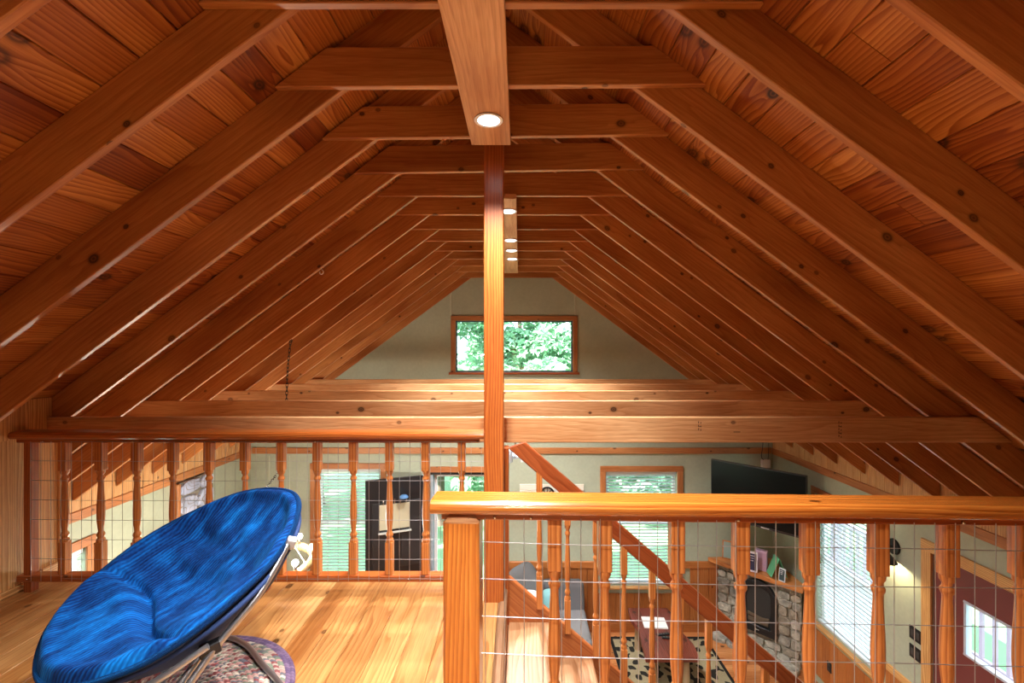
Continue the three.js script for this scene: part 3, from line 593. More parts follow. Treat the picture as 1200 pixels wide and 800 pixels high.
  const prof = []; const RR = 0.46; prof.push([0.0001, 0.010]);
  for (let i = 0; i < 24; i++) for (let k = 0; k < 5; k++) { const f = (i + k / 5) / 24; prof.push([RR * f + 0.0002, 0.006 + 0.005 * Math.sin(Math.PI * (k + 0.5) / 5)]); }
  prof.push([RR, 0.0]);
  const g = lathe(prof.map(([a, b]) => [a, b]), 96); { const p = g.attributes.position, q = g.attributes.uv; for (let i = 0; i < q.count; i++) q.setXY(i, q.getX(i), Math.min(0.999, Math.hypot(p.getX(i), p.getZ(i)) / RR)); }
  const rug = put('braided_rug', g, new THREE.MeshStandardMaterial({ map: rugTex, roughness: 0.95, side: THREE.DoubleSide })); rug.position.set(-1.35, 0.001, -1.70);
  tag(rug, 'round braided rug in cream and maroon under the blue chair', 'rug');
}

// ---------------------------------------------------------------- chandelier, chain, hooks
const bulbMat = new THREE.MeshStandardMaterial({ color: 0xffffff, emissive: lin(1, 0.93, 0.80), emissiveIntensity: 5 });
{
  const c = [-2.567, -0.765, -4.5], t = thing('chandelier', 'wooden hoop chandelier with bare bulbs hanging past the railing', 'chandelier', c);
  const R = 0.47, hoop = lathe([[R - 0.022, -0.028], [R + 0.022, -0.028], [R + 0.022, 0.028], [R - 0.022, 0.028], [R - 0.022, -0.028]], 64);
  const uv = hoop.attributes.uv; for (let i = 0; i < uv.count; i++) uv.setXY(i, uv.getX(i) * 1.5, uv.getY(i) * 0.3);
  put('hoop', hoop, wood('pine2', lin(0.86, 0.66, 0.34), 0.5), t);
  put('hub', new THREE.SphereGeometry(0.016, 12, 8), blackMetal, t).position.y = 0.70;
  for (let i = 0; i < 4; i++) { const a = (i + 0.5) * Math.PI / 2 - 0.72; put('stay', rod([Math.cos(a) * R, 0.02, Math.sin(a) * R], [0, 0.70, 0], 0.004, 6), plain(0.7, 0.7, 0.7, 0.4, { metalness: 0.5 }), t); }
  for (let i = 0; i < 8; i++) {
    const a = (i + 0.5) * Math.PI / 4 , x = Math.cos(a) * R, z = Math.sin(a) * R;
    const s = put('socket', lathe([[0.001, 0.028], [0.02, 0.028], [0.016, 0.05], [0.016, 0.075], [0.001, 0.076]], 12), chrome, t); s.position.set(x, 0, z);
    const b = put('bulb', new THREE.SphereGeometry(0.032, 14, 10), bulbMat, t); b.position.set(x, 0.105, z);
    if (i % 2 === 0) { const p = new THREE.PointLight(lin(1, 0.88, 0.72), 2.0, 0, 2); p.position.copy(b.position); p.castShadow = true; t.add(p); }
  }
  const pts = [[-2.06, 1.442, -4.09], [-2.085, 1.2, -4.09], [-2.11, 0.75, -4.10], [-2.16, 0.33, -4.12], [-2.38, 0.08, -4.30], [-2.567, -0.05, -4.5]];
  const cv = new THREE.CatmullRomCurve3(pts.map((p) => new THREE.Vector3(...p))), N = 52, gs = [], L = cv.getLength();
  for (let i = 0; i < N; i++) {
    const f = (i + 0.5) / N, q = cv.getPointAt(f), tg = cv.getTangentAt(f), g = new THREE.TorusGeometry(0.0095, 0.0026, 5, 10); g.scale(1, L / N * 0.62 / 0.0095, 1);
    if (i % 2) g.rotateY(Math.PI / 2); g.applyQuaternion(new THREE.Quaternion().setFromUnitVectors(new THREE.Vector3(0, 1, 0), tg)); g.translate(q.x, q.y, q.z); gs.push(g);
  }
  const ch = put('chain', mergeGeometries(gs), blackMetal); tag(ch, 'dark chain swagging from a rafter hook down to the chandelier', 'chain');
  const hk = (label, x, y, z, m) => { const o = put('eye_hook', tube([[0, 0.03, 0], [0, 0.006, 0], [0.012, -0.006, 0], [0.012, -0.022, 0], [0, -0.030, 0], [-0.012, -0.022, 0], [-0.010, -0.010, 0]], 0.0035, 24, 7), m); o.position.set(x, y, z); tag(o, label, 'hook'); };
  hk('dark eye hook holding the chandelier chain on a rafter', -2.06, 1.457, -4.09, blackMetal);
  hk('small pale eye hook screwed in a rafter, nothing hanging on it', -1.402, 1.925, -3.215, whitePaint);
}
{
  // small pendant with bell shades beyond the stair handrail
  const t = thing('pendant_light', 'pendant light with pale glass bell shades above the stair handrail', 'pendant light', [-0.045, 0.806, -4.50]);
  put('stem', rod([0, 0, 0], [0, -0.40, 0], 0.008, 8), chrome, t); put('canopy', lathe([[0.001, 0], [0.05, 0], [0.045, -0.02], [0.001, -0.025]], 20), chrome, t);
  for (let i = 0; i < 3; i++) {
    const a = i * 2.094 + 0.3, g = lathe([[0.018, 0.05], [0.026, 0.03], [0.034, 0.0], [0.052, -0.05], [0.062, -0.065], [0.058, -0.065], [0.03, 0.0], [0.018, 0.045]], 20);
    const s = put('glass_shade', g, plain(0.80, 0.88, 0.95, 0.25, { transmission: 0.35 }), t); s.position.set(Math.cos(a) * 0.075, -0.46, Math.sin(a) * 0.075); s.rotation.set(-Math.sin(a) * -0.5, 0, Math.cos(a) * 0.5);
    put('arm', rod([0, -0.395, 0], [Math.cos(a) * 0.07, -0.42, Math.sin(a) * 0.07], 0.006, 6), chrome, t);
  }
}

// ---------------------------------------------------------------- wall sconce, switch plates, outlet
{
  const t = thing('wall_sconce', 'black gooseneck wall sconce lighting the wall beside the red door', 'wall lamp', [WR, -0.625, -4.60]);
  const bp = put('back_plate', new THREE.CylinderGeometry(0.075, 0.078, 0.022, 28), blackMetal, t); bp.rotation.z = Math.PI / 2; bp.position.x = -0.012;
  put('arm', tube([[-0.02, 0, 0], [-0.07, 0.012, 0.01], [-0.10, -0.01, 0.03], [-0.10, -0.06, 0.035]], 0.007, 20, 8), blackMetal, t);
  const sh = put('shade', lathe([[0.014, 0.045], [0.03, 0.035], [0.06, 0.0], [0.085, -0.04], [0.082, -0.041], [0.055, -0.002], [0.012, 0.035]], 28), plain(0.02, 0.02, 0.022, 0.4, { side: THREE.DoubleSide }), t); sh.position.set(-0.10, -0.10, 0.035);
  const b = put('bulb', new THREE.SphereGeometry(0.024, 14, 10), bulbMat, t); b.position.set(-0.10, -0.115, 0.035);
  const p = new THREE.PointLight(lin(1, 0.78, 0.45), 0.7, 0, 2); p.position.copy(b.position); p.castShadow = true; t.add(p);
  for (const [y, label] of [[-1.362, 'black double switch plate beside the red door, upper of two'], [-1.54, 'black double switch plate beside the red door, lower of two']]) {
    const s = thing('switch_plate', label, 'switch', [WR, y, -4.35]);
    const pl = put('plate', new RoundedBoxGeometry(0.008, 0.125, 0.135, 2, 0.003), blackMat, s); pl.position.x = -0.004;
    for (const z of [-0.03, 0.03]) { const k = put('rocker', new RoundedBoxGeometry(0.006, 0.066, 0.034, 2, 0.002), plain(0.05, 0.05, 0.05, 0.4), s); k.position.set(-0.009, 0, z); }
  }
  const o = thing('wall_outlet', 'black outlet plate on the wainscot under the side window', 'outlet', [WR - 0.015, -2.50, -5.54]);
  put('plate', new RoundedBoxGeometry(0.008, 0.12, 0.075, 2, 0.003), blackMat, o).position.x = -0.004;
  for (const y of [-0.027, 0.027]) { const k = put('socket', new THREE.CylinderGeometry(0.017, 0.017, 0.004, 16), plain(0.05, 0.05, 0.05, 0.4), o); k.rotation.z = Math.PI / 2; k.position.set(-0.009, y, 0); }
}

// ---------------------------------------------------------------- corner fireplace, mantel, television
const stoneTex = makeTex(512, 512, (x, y) => { const a = vn(x * 6, y * 6, 6, 6, 71), b = vn(x * 24, y * 24, 24, 24, 72), c = vn(x * 110, y * 110, 110, 110, 73), k = 0.55 + 0.28 * a + 0.2 * b + 0.12 * c - 0.1; return [k, k * 0.985, k * 0.95]; });
const stoneMat = (r, g, b) => new THREE.MeshStandardMaterial({ color: lin(r, g, b), map: stoneTex, bumpMap: stoneTex, bumpScale: 0.012, roughness: 0.9 });
function stoneGeo(w, h, d) {                           // irregular flat stone
  const n = 9, sh = new THREE.Shape();
  for (let i = 0; i < n; i++) { const a = i / n * Math.PI * 2 + rr(-0.15, 0.15), c = Math.cos(a), s = Math.sin(a), k = Math.pow(Math.pow(Math.abs(c), 5) + Math.pow(Math.abs(s), 5), -1 / 5) * rr(0.9, 1.04); const x = c * k * w / 2, y = s * k * h / 2; i ? sh.lineTo(x, y) : sh.moveTo(x, y); }
  sh.closePath();
  const g = new THREE.ExtrudeGeometry(sh, { depth: d * 0.5, bevelEnabled: true, bevelThickness: d * 0.5, bevelSize: Math.min(w, h) * 0.07, bevelSegments: 2, bevelOffset: -Math.min(w, h) * 0.07 });
  const u = g.attributes.uv, ou = rnd(), ov = rnd(); for (let i = 0; i < u.count; i++) u.setXY(i, u.getX(i) * 1.3 + ou, u.getY(i) * 1.3 + ov); return g;
}
const TH_FP = -0.815;                                  // the diagonal across the corner
{
  const base = [2.93, LOW, -FAR];
  const t = thing('corner_fireplace', 'grey stone corner fireplace with arched black firebox', 'fireplace', base); t.rotation.y = TH_FP;
  const L = 1.17, H = 1.07;
  const tri = new THREE.Shape(); tri.moveTo(0.05, 0.01); tri.lineTo(L - 0.03, 0.01); tri.lineTo(0.6, 0.54); tri.closePath();
  const bg = new THREE.ExtrudeGeometry(tri, { depth: H, bevelEnabled: false }); bg.rotateX(-Math.PI / 2);
  put('mortar', bg, stoneMat(0.62, 0.61, 0.55), t);
  const mats = [stoneMat(0.58, 0.60, 0.57), stoneMat(0.44, 0.46, 0.45), stoneMat(0.72, 0.73, 0.70), stoneMat(0.50, 0.47, 0.41)];
  const fx = 0.62, fw = 0.225, fy0 = 0.30, fy1 = 0.80;
  for (let y = 0.01; y < H - 0.05;) {
    const h = Math.min(rr(0.10, 0.17), H - y);
    for (let x = 0.04; x < L - 0.05;) {
      let w = Math.min(rr(0.11, 0.22), L - 0.03 - x); if (w < 0.06) break;
      const inBox = y + h > fy0 && y < fy1 + 0.22 && x + w > fx - fw - 0.01 && x < fx + fw + 0.01;
      if (inBox) {
        if (x < fx - fw - 0.06) w = fx - fw - 0.01 - x; else { x = Math.max(x + 0.03, fx + fw + 0.012); if (x < fx + fw + 0.02 || true) { x = fx + fw + 0.012; const w2 = Math.min(rr(0.12, 0.2), L - 0.03 - x); if (w2 > 0.06) { const m = put('stone', stoneGeo(w2 - 0.006, h - 0.006, 0.02), mats[Math.floor(rnd() * 4)], t); m.position.set(x + w2 / 2, y + h / 2, 0.002); } x += w2; continue; } }
      }
      const m = put('stone', stoneGeo(w - 0.006, h - 0.006, 0.02), mats[Math.floor(rnd() * 4)], t); m.position.set(x + w / 2, y + h / 2, 0.002); x += w;
    }
    y += h;
  }
  const hearth = new THREE.Shape(); hearth.moveTo(0.0, 0); hearth.lineTo(L + 0.02, 0); hearth.lineTo(L + 0.02, 0.2); hearth.lineTo(0.0, 0.2); hearth.closePath();
  for (let i = 0; i < 5; i++) { const m = put('hearth_stone', stoneGeo(0.225, 0.2, 0.05), mats[i % 4], t); m.position.set(0.12 + i * 0.23, 0.01, 0.13); m.rotation.x = -Math.PI / 2; }
  // firebox
  const f = thing('fireplace_insert', 'black arched fireplace insert set in the corner stonework', 'fireplace insert', base); f.rotation.y = TH_FP;
  const arch = (w, y0, y1, k) => { const s = new k(); s.moveTo(-w, y0); s.lineTo(w, y0); s.lineTo(w, y1); s.absarc(0, y1, w, 0, Math.PI, false); s.lineTo(-w, y0); return s; };
  const fr = arch(fw, fy0, fy1, THREE.Shape); fr.holes.push(arch(fw - 0.05, fy0 + 0.09, fy1, THREE.Path));
  const fg = put('surround', new THREE.ExtrudeGeometry(fr, { depth: 0.05, bevelEnabled: true, bevelSize: 0.004, bevelThickness: 0.004, bevelSegments: 1 }), blackMetal, f); fg.position.set(fx, 0, 0.03);
  const bk = put('firebox_back', new THREE.ExtrudeGeometry(arch(fw - 0.045, fy0 + 0.08, fy1, THREE.Shape), { depth: 0.01, bevelEnabled: false }), plain(0.03, 0.028, 0.026, 0.9), f); bk.position.set(fx, 0, 0.02);
  for (const [x, y, r, l] of [[0, 0.44, 0.035, 0.26], [-0.03, 0.50, 0.03, 0.22], [0.05, 0.49, 0.028, 0.2]]) { const lg = put('log', new THREE.CylinderGeometry(r, r * 0.9, l, 9), plain(0.10, 0.075, 0.05, 0.95), f); lg.position.set(fx + x, y, 0.045); lg.scale.z = 0.4; lg.rotation.z = Math.PI / 2 + x * 4; }
  put('badge', new THREE.BoxGeometry(0.05, 0.008, 0.003), plain(0.5, 0.5, 0.5, 0.4), f).position.set(fx, fy0 + 0.045, 0.086);
  // mantel shelf
  const mt = thing('mantel_shelf', 'thick live-edge wooden mantel shelf over the corner fireplace', 'mantel', [2.93, LOW + H, -FAR]); mt.rotation.y = TH_FP;
  const ms = new THREE.Shape(); ms.moveTo(-0.05, -0.10); ms.bezierCurveTo(0.3, -0.14, 0.8, -0.09, L + 0.01, -0.12); ms.lineTo(L - 0.02, 0.03); ms.lineTo(0.6, 0.54); ms.lineTo(0.06, 0.03); ms.closePath();
  const mg = new THREE.ExtrudeGeometry(ms, { depth: 0.045, bevelEnabled: true, bevelSize: 0.008, bevelThickness: 0.008, bevelSegments: 2 }); mg.rotateX(-Math.PI / 2);
  { const u = mg.attributes.uv, p = mg.attributes.position; for (let i = 0; i < u.count; i++) u.setXY(i, p.getX(i) / 2, (p.getZ(i) + p.getY(i)) / 0.5); }
  put('shelf', mg, wood('floor', lin(0.70, 0.32, 0.11), 0.35), mt).position.y = 0.008;
  // things on the mantel: each in the same turned frame
  const place = (o, x, z, turn = 0) => { const c = Math.cos(TH_FP), s = Math.sin(TH_FP); o.position.set(2.93 + x * c + z * s, LOW + H + 0.0625, -FAR - x * s + z * c); o.rotation.y = TH_FP + turn; return o; };
  const card = (name, label, cat, x, z, w, h, col, face, turn) => {
    const g = thing(name, label, cat); place(g, x, z, turn);
    const b = put('frame', new RoundedBoxGeometry(w, h, 0.014, 1, 0.003), col, g); b.position.y = h / 2; b.rotation.x = -0.12; b.position.z = 0.012;
    if (face) { const q = put('print', new THREE.BoxGeometry(w * 0.76, h * 0.82, 0.002), face, b); q.position.z = 0.0078; for (let i = 0; i < 3; i++) put('text_line', new THREE.BoxGeometry(w * (0.5 - 0.1 * i), h * 0.04, 0.001), plain(0.6, 0.62, 0.7, 0.6), q).position.set(-w * 0.06, h * (0.3 - i * 0.12), 0.0016); }
    return g;
  };
  card('framed_card', 'white framed card with dark blue print on the mantel shelf', 'framed card', 0.56, 0.08, 0.125, 0.27, plain(0.78, 0.76, 0.86, 0.5), plain(0.03, 0.035, 0.09, 0.5), 0.25);
  card('small_card', 'small dark framed card at the mantel edge beside the green booklet', 'framed card', 0.94, 0.08, 0.085, 0.17, plain(0.62, 0.68, 0.74, 0.5), plain(0.03, 0.06, 0.07, 0.5), -0.2);
  const bx = thing('pink_box', 'mauve pink box standing on the mantel behind the framed card', 'box'); place(bx, 0.63, -0.05, 0.1);
  put('body', new RoundedBoxGeometry(0.15, 0.26, 0.07, 1, 0.004), plain(0.56, 0.36, 0.56, 0.6), bx).position.y = 0.13; put('lid', new RoundedBoxGeometry(0.156, 0.03, 0.076, 1, 0.004), plain(0.62, 0.44, 0.64, 0.6), bx).position.y = 0.265;
  const tent = (label, x, z, w, h, turn, col) => { const g = thing('booklet', label, 'booklet'); place(g, x, z, turn); for (const s of [-1, 1]) { const b = put('cover', new RoundedBoxGeometry(w, h, 0.006, 1, 0.002), col, g); b.position.set(0, h / 2, s * h * 0.2); b.rotation.x = -s * 0.38; } };
  tent('dark green folded booklet standing at the end of the mantel near the far window', 0.38, -0.02, 0.2, 0.24, 0.9, plain(0.06, 0.30, 0.20, 0.6));
  tent('bright green folded booklet standing on the mantel beside the small card', 0.84, -0.02, 0.17, 0.27, -0.9, plain(0.12, 0.42, 0.22, 0.6));
  const lp = thing('leaning_picture', 'grey green picture leaning at the narrow end of the mantel', 'picture'); place(lp, 0.19, -0.06, 0.3);
  const pb = put('frame', new RoundedBoxGeometry(0.2, 0.26, 0.016, 1, 0.003), trimMat, lp); pb.position.y = 0.13; pb.rotation.x = -0.15; put('print', new THREE.BoxGeometry(0.165, 0.225, 0.003), plain(0.22, 0.30, 0.27, 0.6), pb).position.z = 0.008;
}
{
  // television across the corner on an arm
  const t = thing('television', 'large black flat television mounted across the corner above the mantel', 'television', [3.147, -0.985, -6.058]); t.rotation.y = -0.831;
  const W = 1.2, H = 0.795;
  put('cabinet', new RoundedBoxGeometry(W, H, 0.045, 2, 0.008), plain(0.015, 0.015, 0.017, 0.35), t).position.y = H / 2;
  const sc = put('screen', new THREE.BoxGeometry(W - 0.024, H - 0.045, 0.003), plain(0.003, 0.006, 0.008, 0.2, { specularIntensity: 0.35 }), t); sc.position.set(0, H / 2 + 0.008, 0.0232);
  put('maker_mark', new THREE.BoxGeometry(0.10, 0.010, 0.002), plain(0.6, 0.6, 0.62, 0.4), t).position.set(0.12, 0.012, 0.0232);
  put('mount_arm', rod([0, H / 2, -0.02], [0.0, H / 2, -0.86], 0.02, 8), blackMetal, t);
  put('mount_plate', new THREE.BoxGeometry(0.4, 0.4, 0.02), blackMetal, t).position.set(0, H / 2, -0.03);
  const a = thing('power_adapter', 'white power adapter in the room corner above the television', 'adapter', [3.66, -0.33, -6.77]);
  put('body', new RoundedBoxGeometry(0.13, 0.12, 0.05, 2, 0.012), whitePaint, a); put('cable', tube([[-0.03, 0.05, 0.01], [-0.07, 0.1, 0.02], [-0.06, 0.25, 0.03], [-0.05, 0.42, 0.03]], 0.005, 20, 6), blackMat, a);
  put('cable', tube([[0.03, 0.05, 0.01], [0.035, 0.2, 0.02], [0.03, 0.42, 0.03]], 0.004, 12, 6), blackMat, a);
}

// ---------------------------------------------------------------- stone chimney panel on the other side wall
{
  const t = thing('stone_chimney', 'pale marbled flagstone panel on the side wall past the railing', 'stone panel', [WL, LOW, -5.60]); t.rotation.y = Math.PI / 2;
  const H = 2.66, marb = makeTex(512, 512, (x, y) => { const w = vn(x * 5, y * 5, 5, 5, 81) * 3 + y * 4 + x * 2, s = Math.pow(1 - Math.abs(Math.sin(w * 3.1)), 7), b = vn(x * 10, y * 10, 10, 10, 82); const k = 0.72 + 0.25 * b; return [k * (0.93 - 0.28 * s), k * (0.96 - 0.42 * s), k * (1.04 - 0.62 * s)]; });
  const mm = [lin(0.72, 0.76, 0.86), lin(0.62, 0.66, 0.78), lin(0.80, 0.80, 0.82)].map((c) => new THREE.MeshStandardMaterial({ color: c, map: marb, roughness: 0.6 }));
  at(put('backing', board(0.60, H, 0.05, 0.004), stoneMat(0.35, 0.34, 0.32), t), 0, H / 2, 0.026);
  for (let y = 0.01, r = 0; y < H - 0.1; r++) { const h = Math.min(rr(0.24, 0.36), H - y), c = rr(0.4, 0.6) * 0.58; for (const [x0, w] of [[-0.29, c], [-0.29 + c, 0.58 - c]]) { const m = put('flagstone', stoneGeo(w - 0.01, h - 0.01, 0.03), mm[Math.floor(rnd() * 3)], t); m.position.set(x0 + w / 2, y + h / 2, 0.05); } y += h; }
  at(put('edge_board', board(H, 0.05, 0.09, 0.004), trimMat, t), -0.335, H / 2, 0.046, 0, 0, Math.PI / 2);
}

// ---------------------------------------------------------------- living room furniture
{
  const grey = plain(0.14, 0.145, 0.16, 0.9), grey2 = plain(0.20, 0.205, 0.22, 0.9);
  const s = thing('sofa', 'charcoal grey sofa against the far wall below the loft', 'sofa', [0.30, LOW, -6.22]);
  const rb = (n, w, h, d, x, y, z, m, r = 0.05) => { const o = put(n, new RoundedBoxGeometry(w, h, d, 3, r), m, s); o.position.set(x, y, z); return o; };
  rb('base', 1.28, 0.30, 0.95, 0, 0.21, 0, grey); rb('seat_cushion', 0.62, 0.18, 0.80, 0.32, 0.45, 0.08, grey2, 0.06); rb('seat_cushion', 0.62, 0.18, 0.80, -0.31, 0.45, 0.08, grey2, 0.06);
  rb('back_cushion', 0.62, 0.46, 0.22, 0.32, 0.66, -0.35, grey, 0.08).rotation.x = -0.15; rb('back_cushion', 0.62, 0.46, 0.22, -0.31, 0.66, -0.35, grey, 0.08).rotation.x = -0.15;
  for (const [x, z] of [[-0.56, 0.38], [0.56, 0.38], [-0.56, -0.38], [0.56, -0.38]]) rb('leg', 0.05, 0.07, 0.05, x, 0.035, z, blackMat, 0.008);
  const pillow = (label, w, h, x, y, z, m, rz = 0, rx = -0.25) => {
    const g = new THREE.SphereGeometry(0.5, 28, 20), p = g.attributes.position;
    for (let i = 0; i < p.count; i++) { const a = p.getX(i) * 2, b = p.getY(i) * 2, c = p.getZ(i) * 2, q = (v) => Math.sign(v) * Math.pow(Math.abs(v), 0.55); p.setXYZ(i, q(a) * w / 2, q(b) * h / 2, c * 0.10); }
    g.computeVertexNormals(); const o = put('throw_pillow', g, m); at(o, x, y, z, rx, 0, rz); tag(o, label, 'pillow');
  };
  pillow('white throw pillow on the grey sofa beside the stair post', 0.36, 0.40, 0.10, LOW + 0.80, -6.07, plain(0.72, 0.76, 0.80, 0.9));
  pillow('dark grey throw pillow standing behind the white pillow', 0.40, 0.46, 0.08, LOW + 0.99, -6.36, plain(0.13, 0.14, 0.15, 0.9), 0.5);
  pillow('teal throw pillow on the grey sofa next to the white one', 0.22, 0.36, 0.42, LOW + 0.76, -6.22, plain(0.20, 0.46, 0.50, 0.9), 0.1);
  const th = put('folded_throw', new RoundedBoxGeometry(0.22, 0.05, 0.4, 3, 0.02), plain(0.38, 0.56, 0.74, 0.95)); at(th, 0.36, LOW + 0.569, -5.92); tag(th, 'light blue folded throw on the grey sofa seat', 'blanket');

  const lamp = 0;
  // patterned area rug
  const rt = makeTex(512, 512, (x, y) => {
    const e = Math.min(x, 1 - x, y, 1 - y); if (e < 0.03) return [0.05, 0.05, 0.05];
    const w = vn(x * 14, y * 14, 14, 14, 41) + 0.5 * vn(x * 40, y * 40, 40, 40, 42), f = Math.sin(x * 46 + 5 * vn(x * 7, y * 7, 7, 7, 43)) * Math.sin(y * 46 + 5 * vn(x * 7, y * 7, 7, 7, 44));
    const dark = w * 0.5 + 0.35 * f > 0.46; const k = 0.9 + 0.1 * vn(x * 200, y * 200, 200, 200, 45); return dark ? [0.10 * k, 0.10 * k, 0.08 * k] : [0.62 * k, 0.58 * k, 0.46 * k];
  });
  const rug = put('area_rug', new THREE.BoxGeometry(1.42, 0.012, 1.9), new THREE.MeshStandardMaterial({ map: rt, roughness: 0.95 })); rug.position.set(2.02, LOW + 0.0065, -5.73); tag(rug, 'cream and black patterned area rug under the coffee table', 'rug');
  // coffee table with a live-edge slab
  const t = thing('coffee_table', 'reddish live-edge slab coffee table on the patterned rug', 'coffee table', [1.86, LOW + 0.0125, -6.0]);
  const sh = new THREE.Shape(); const pts = [[-0.29, 0.55], [-0.31, 0.3], [-0.27, 0.05], [-0.30, -0.2], [-0.33, -0.5], [0.30, -0.5], [0.33, -0.25], [0.28, 0.0], [0.30, 0.3], [0.26, 0.55]];
  sh.moveTo(...pts[0]); sh.splineThru(pts.slice(1, 5).map((p) => new THREE.Vector2(...p))); sh.lineTo(...pts[5]); sh.splineThru(pts.slice(6).map((p) => new THREE.Vector2(...p))); sh.closePath();
  const g = new THREE.ExtrudeGeometry(sh, { depth: 0.045, bevelEnabled: true, bevelSize: 0.008, bevelThickness: 0.008, bevelSegments: 2 }); g.rotateX(-Math.PI / 2);
  { const u = g.attributes.uv, p = g.attributes.position; for (let i = 0; i < u.count; i++) u.setXY(i, p.getZ(i) / 2, p.getX(i) / 0.5); }
  put('slab', g, wood('deck', lin(0.26, 0.075, 0.06), 0.35, { clearcoat: 0.3, clearcoatRoughness: 0.25 }), t).position.y = 0.44;
  for (const [x, z] of [[-0.2, 0.38], [0.2, 0.38], [-0.2, -0.40], [0.2, -0.40]]) { const l = put('leg', new THREE.CylinderGeometry(0.035, 0.045, 0.43, 10), plain(0.46, 0.33, 0.20, 0.7), t); l.position.set(x, 0.216, z); }
  const bk = thing('white_book', 'white book lying on the coffee table beside the remote', 'book', [1.83, LOW + 0.5065, -6.18]); put('cover', new RoundedBoxGeometry(0.31, 0.02, 0.24, 1, 0.003), plain(0.80, 0.82, 0.84, 0.5), bk).position.y = 0.01; put('pages', new THREE.BoxGeometry(0.30, 0.012, 0.225), whitePaint, bk).position.set(0.007, 0.01, 0); bk.rotation.y = -0.08;
  for (const [x, z, r, label] of [[1.87, -5.93, 0.15, 'black remote control on the coffee table nearer the white book'], [1.92, -5.86, -0.1, 'black remote control on the coffee table nearer the slab edge']]) {
    const q = thing('remote_control', label, 'remote', [x, LOW + 0.5065, z]); q.rotation.y = r; put('body', new RoundedBoxGeometry(0.17, 0.018, 0.045, 2, 0.006), blackMat, q).position.y = 0.009; for (let i = 0; i < 4; i++) put('button', new THREE.CylinderGeometry(0.006, 0.006, 0.003, 8), plain(0.2, 0.2, 0.2, 0.6), q).position.set(-0.06 + i * 0.035, 0.019, 0);
  }
  // wall board with round black ornament
  const w = thing('wall_sign', 'white slatted wall board with a round black ornament behind the stair handrail', 'wall art', [0.48, -0.85, -FAR + 0.016]);
  for (let i = 0; i < 4; i++) at(put('slat', board(0.96, 0.09, 0.022, 0.004), plain(0.70, 0.67, 0.58, 0.8), w), 0, 0.16 - i * 0.095, 0);
  put('ornament', new THREE.TorusGeometry(0.1, 0.014, 8, 28), blackMetal, w).position.set(-0.07, 0.06, 0.02); for (let i = 0; i < 4; i++) { const a = i * Math.PI / 4; put('spoke', rod([-0.07 - Math.cos(a) * 0.1, 0.06 - Math.sin(a) * 0.1, 0.02], [-0.07 + Math.cos(a) * 0.1, 0.06 + Math.sin(a) * 0.1, 0.02], 0.006, 6), blackMetal, w); }
}

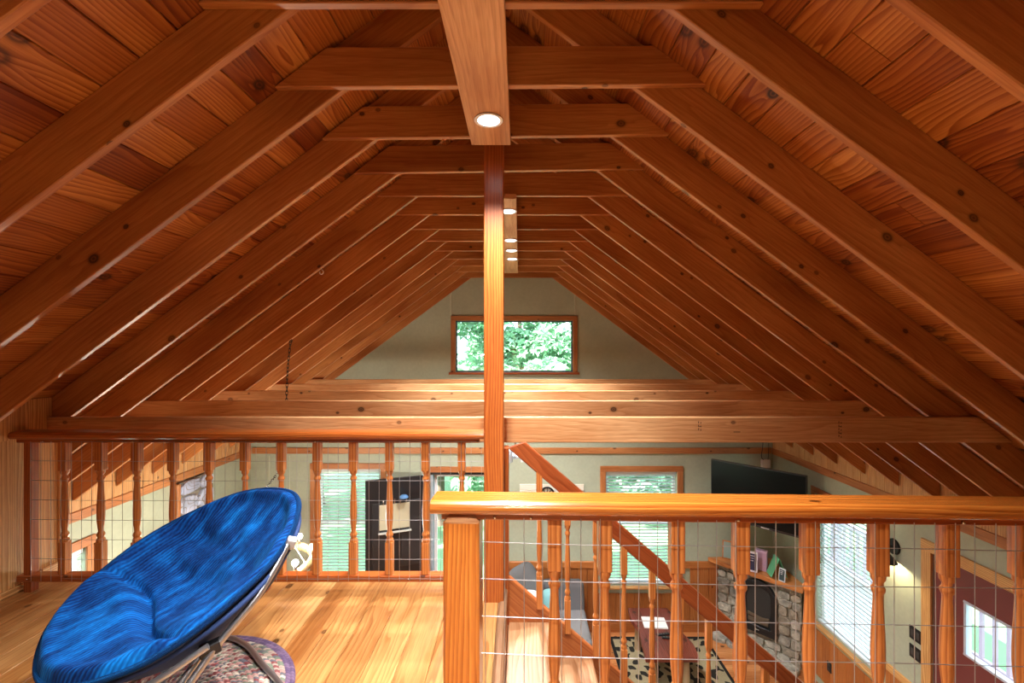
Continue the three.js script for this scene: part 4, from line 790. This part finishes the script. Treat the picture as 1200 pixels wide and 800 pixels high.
// ---------------------------------------------------------------- outdoors: lawn, deck, trees
{
  const gnd = structure('ground', 'lawn around the house'); const gm = new THREE.MeshStandardMaterial({ color: lin(0.20, 0.36, 0.20), roughness: 1, map: paintTex });
  const gg = new THREE.BoxGeometry(90, 0.2, 90); put('lawn', gg, gm, gnd).position.set(0, -3.5, -10);
  const dk = thing('deck', 'sunlit outdoor deck with white railing beyond the side windows', 'deck', [5.2, -3.4, -5.5]);
  const dm = plain(0.34, 0.32, 0.34, 0.7), rm = plain(0.46, 0.34, 0.44, 0.6);
  for (let i = 0; i < 17; i++) at(put('deck_board', board(11, 0.138, 0.03, 0.004), dm, dk), -1.25 + i * 0.145, 0.385, -0.5, Math.PI / 2, Math.PI / 2, 0).rotation.order = 'YXZ';
  at(put('top_rail', board(11, 0.04, 0.13, 0.004), rm, dk), 1.1, 1.40, -0.5, 0, Math.PI / 2, 0); at(put('bottom_rail', board(11, 0.05, 0.05, 0.004), rm, dk), 1.1, 0.55, -0.5, 0, Math.PI / 2, 0);
  const bg = board(0.85, 0.045, 0.045, 0.004); for (let i = 0; i < 62; i++) at(put('deck_baluster', bg, rm, dk), 1.1, 0.97, 4.9 - i * 0.175, 0, 0, Math.PI / 2);
  for (let i = 0; i < 6; i++) at(put('deck_post', board(1.4, 0.1, 0.1, 0.006), rm, dk), 1.1, 0.7, 4.9 - i * 2.1, 0, 0, Math.PI / 2);
  // leaf spray shared by every crown
  const P = []; for (let i = 0; i < 5; i++) { const a = i * 1.2566 + 0.3, l = 0.16, w = 0.05, ca = Math.cos(a), sa = Math.sin(a), q = (f, s, y) => [ca * f - sa * s, y, sa * f + ca * s]; const A = q(0, 0, 0), B = q(l * 0.5, w, 0.03), Cc = q(l, 0, -0.02), D = q(l * 0.5, -w, 0.03); P.push(...A, ...B, ...Cc, ...A, ...Cc, ...D); }
  const lg = new THREE.BufferGeometry(); lg.setAttribute('position', new THREE.Float32BufferAttribute(P, 3)); lg.computeVertexNormals();
  const lm = new THREE.MeshPhysicalMaterial({ color: 0xffffff, roughness: 0.8, side: THREE.DoubleSide, transmission: 0.3, thickness: 0 });
  const bark = plain(0.16, 0.12, 0.09, 0.95);
  function tree(label, x, z, h, rx, count, tint) {
    const t = thing('leafy_tree', label, 'tree', [x, -3.4, z], 'trees around the house');
    put('trunk', lathe([[0.22, 0], [0.15, 0.4], [0.12, h * 0.5], [0.03, h * 0.9]], 9), bark, t);
    const im = new THREE.InstancedMesh(lg, lm, count); im.name = 'foliage'; im.userData.kind = 'stuff'; im.castShadow = im.receiveShadow = true;
    const blobs = []; for (let i = 0; i < 26; i++) { const y = rr(0.08, 1), s = Math.sqrt(Math.max(0.05, 1 - Math.pow((y - 0.45) / 0.6, 2))), a = rr(0, 6.283), r = rx * s * Math.sqrt(rr(0.1, 1)); blobs.push([Math.cos(a) * r, y * h, Math.sin(a) * r, rr(0.28, 0.5) * rx * 0.8]); }
    const m4 = new THREE.Matrix4(), e = new THREE.Euler(), q = new THREE.Quaternion(), c = new THREE.Color();
    for (let i = 0; i < count; i++) {
      const b = blobs[i % blobs.length], zz = rr(-1, 1), a = rr(0, 6.283), k = Math.sqrt(1 - zz * zz), r = b[3] * Math.pow(rnd(), 0.4);
      e.set(rr(-0.8, 0.8), rr(0, 6.28), rr(-0.8, 0.8)); q.setFromEuler(e); const s = rr(0.7, 1.5);
      m4.compose(new THREE.Vector3(b[0] + k * Math.cos(a) * r, b[1] + zz * r * 0.75, b[2] + k * Math.sin(a) * r), q, new THREE.Vector3(s, s, s)); im.setMatrixAt(i, m4);
      const v = rr(0.75, 1.25); c.setRGB(tint[0] * v, tint[1] * v, tint[2] * v); im.setColorAt(i, c);
    }
    t.add(im);
  }
  const far = 'pale green leafy tree outside the gable window and front windows', side = 'leafy green tree standing beyond the deck railing';
  for (const [x, z, h, r] of [[-2.2, -12.5, 6.6, 2.3], [1.8, -13.2, 7.0, 2.5], [0, -16.5, 8.5, 3.2], [5.4, -14, 7, 2.6], [-6.2, -14, 7, 2.7], [-10, -12, 7, 2.8]]) tree(far, x, z, h, r, 3600, [0.28, 0.51, 0.32]);
  for (const [x, z, h, r] of [[11, -5, 6.5, 2.6], [12, -10.5, 7, 2.8], [9.5, -15, 7, 2.6], [12, 0.5, 6.5, 2.6]]) tree(side, x, z, h, r, 3000, [0.26, 0.47, 0.23]);
  for (const [x, z, h, r] of [[-9, -6, 6.5, 2.6], [-10, -1, 6.5, 2.6]]) tree('leafy green tree outside the side window past the knee wall', x, z, h, r, 2500, [0.26, 0.47, 0.23]);
}

renderer.render(scene, camera);
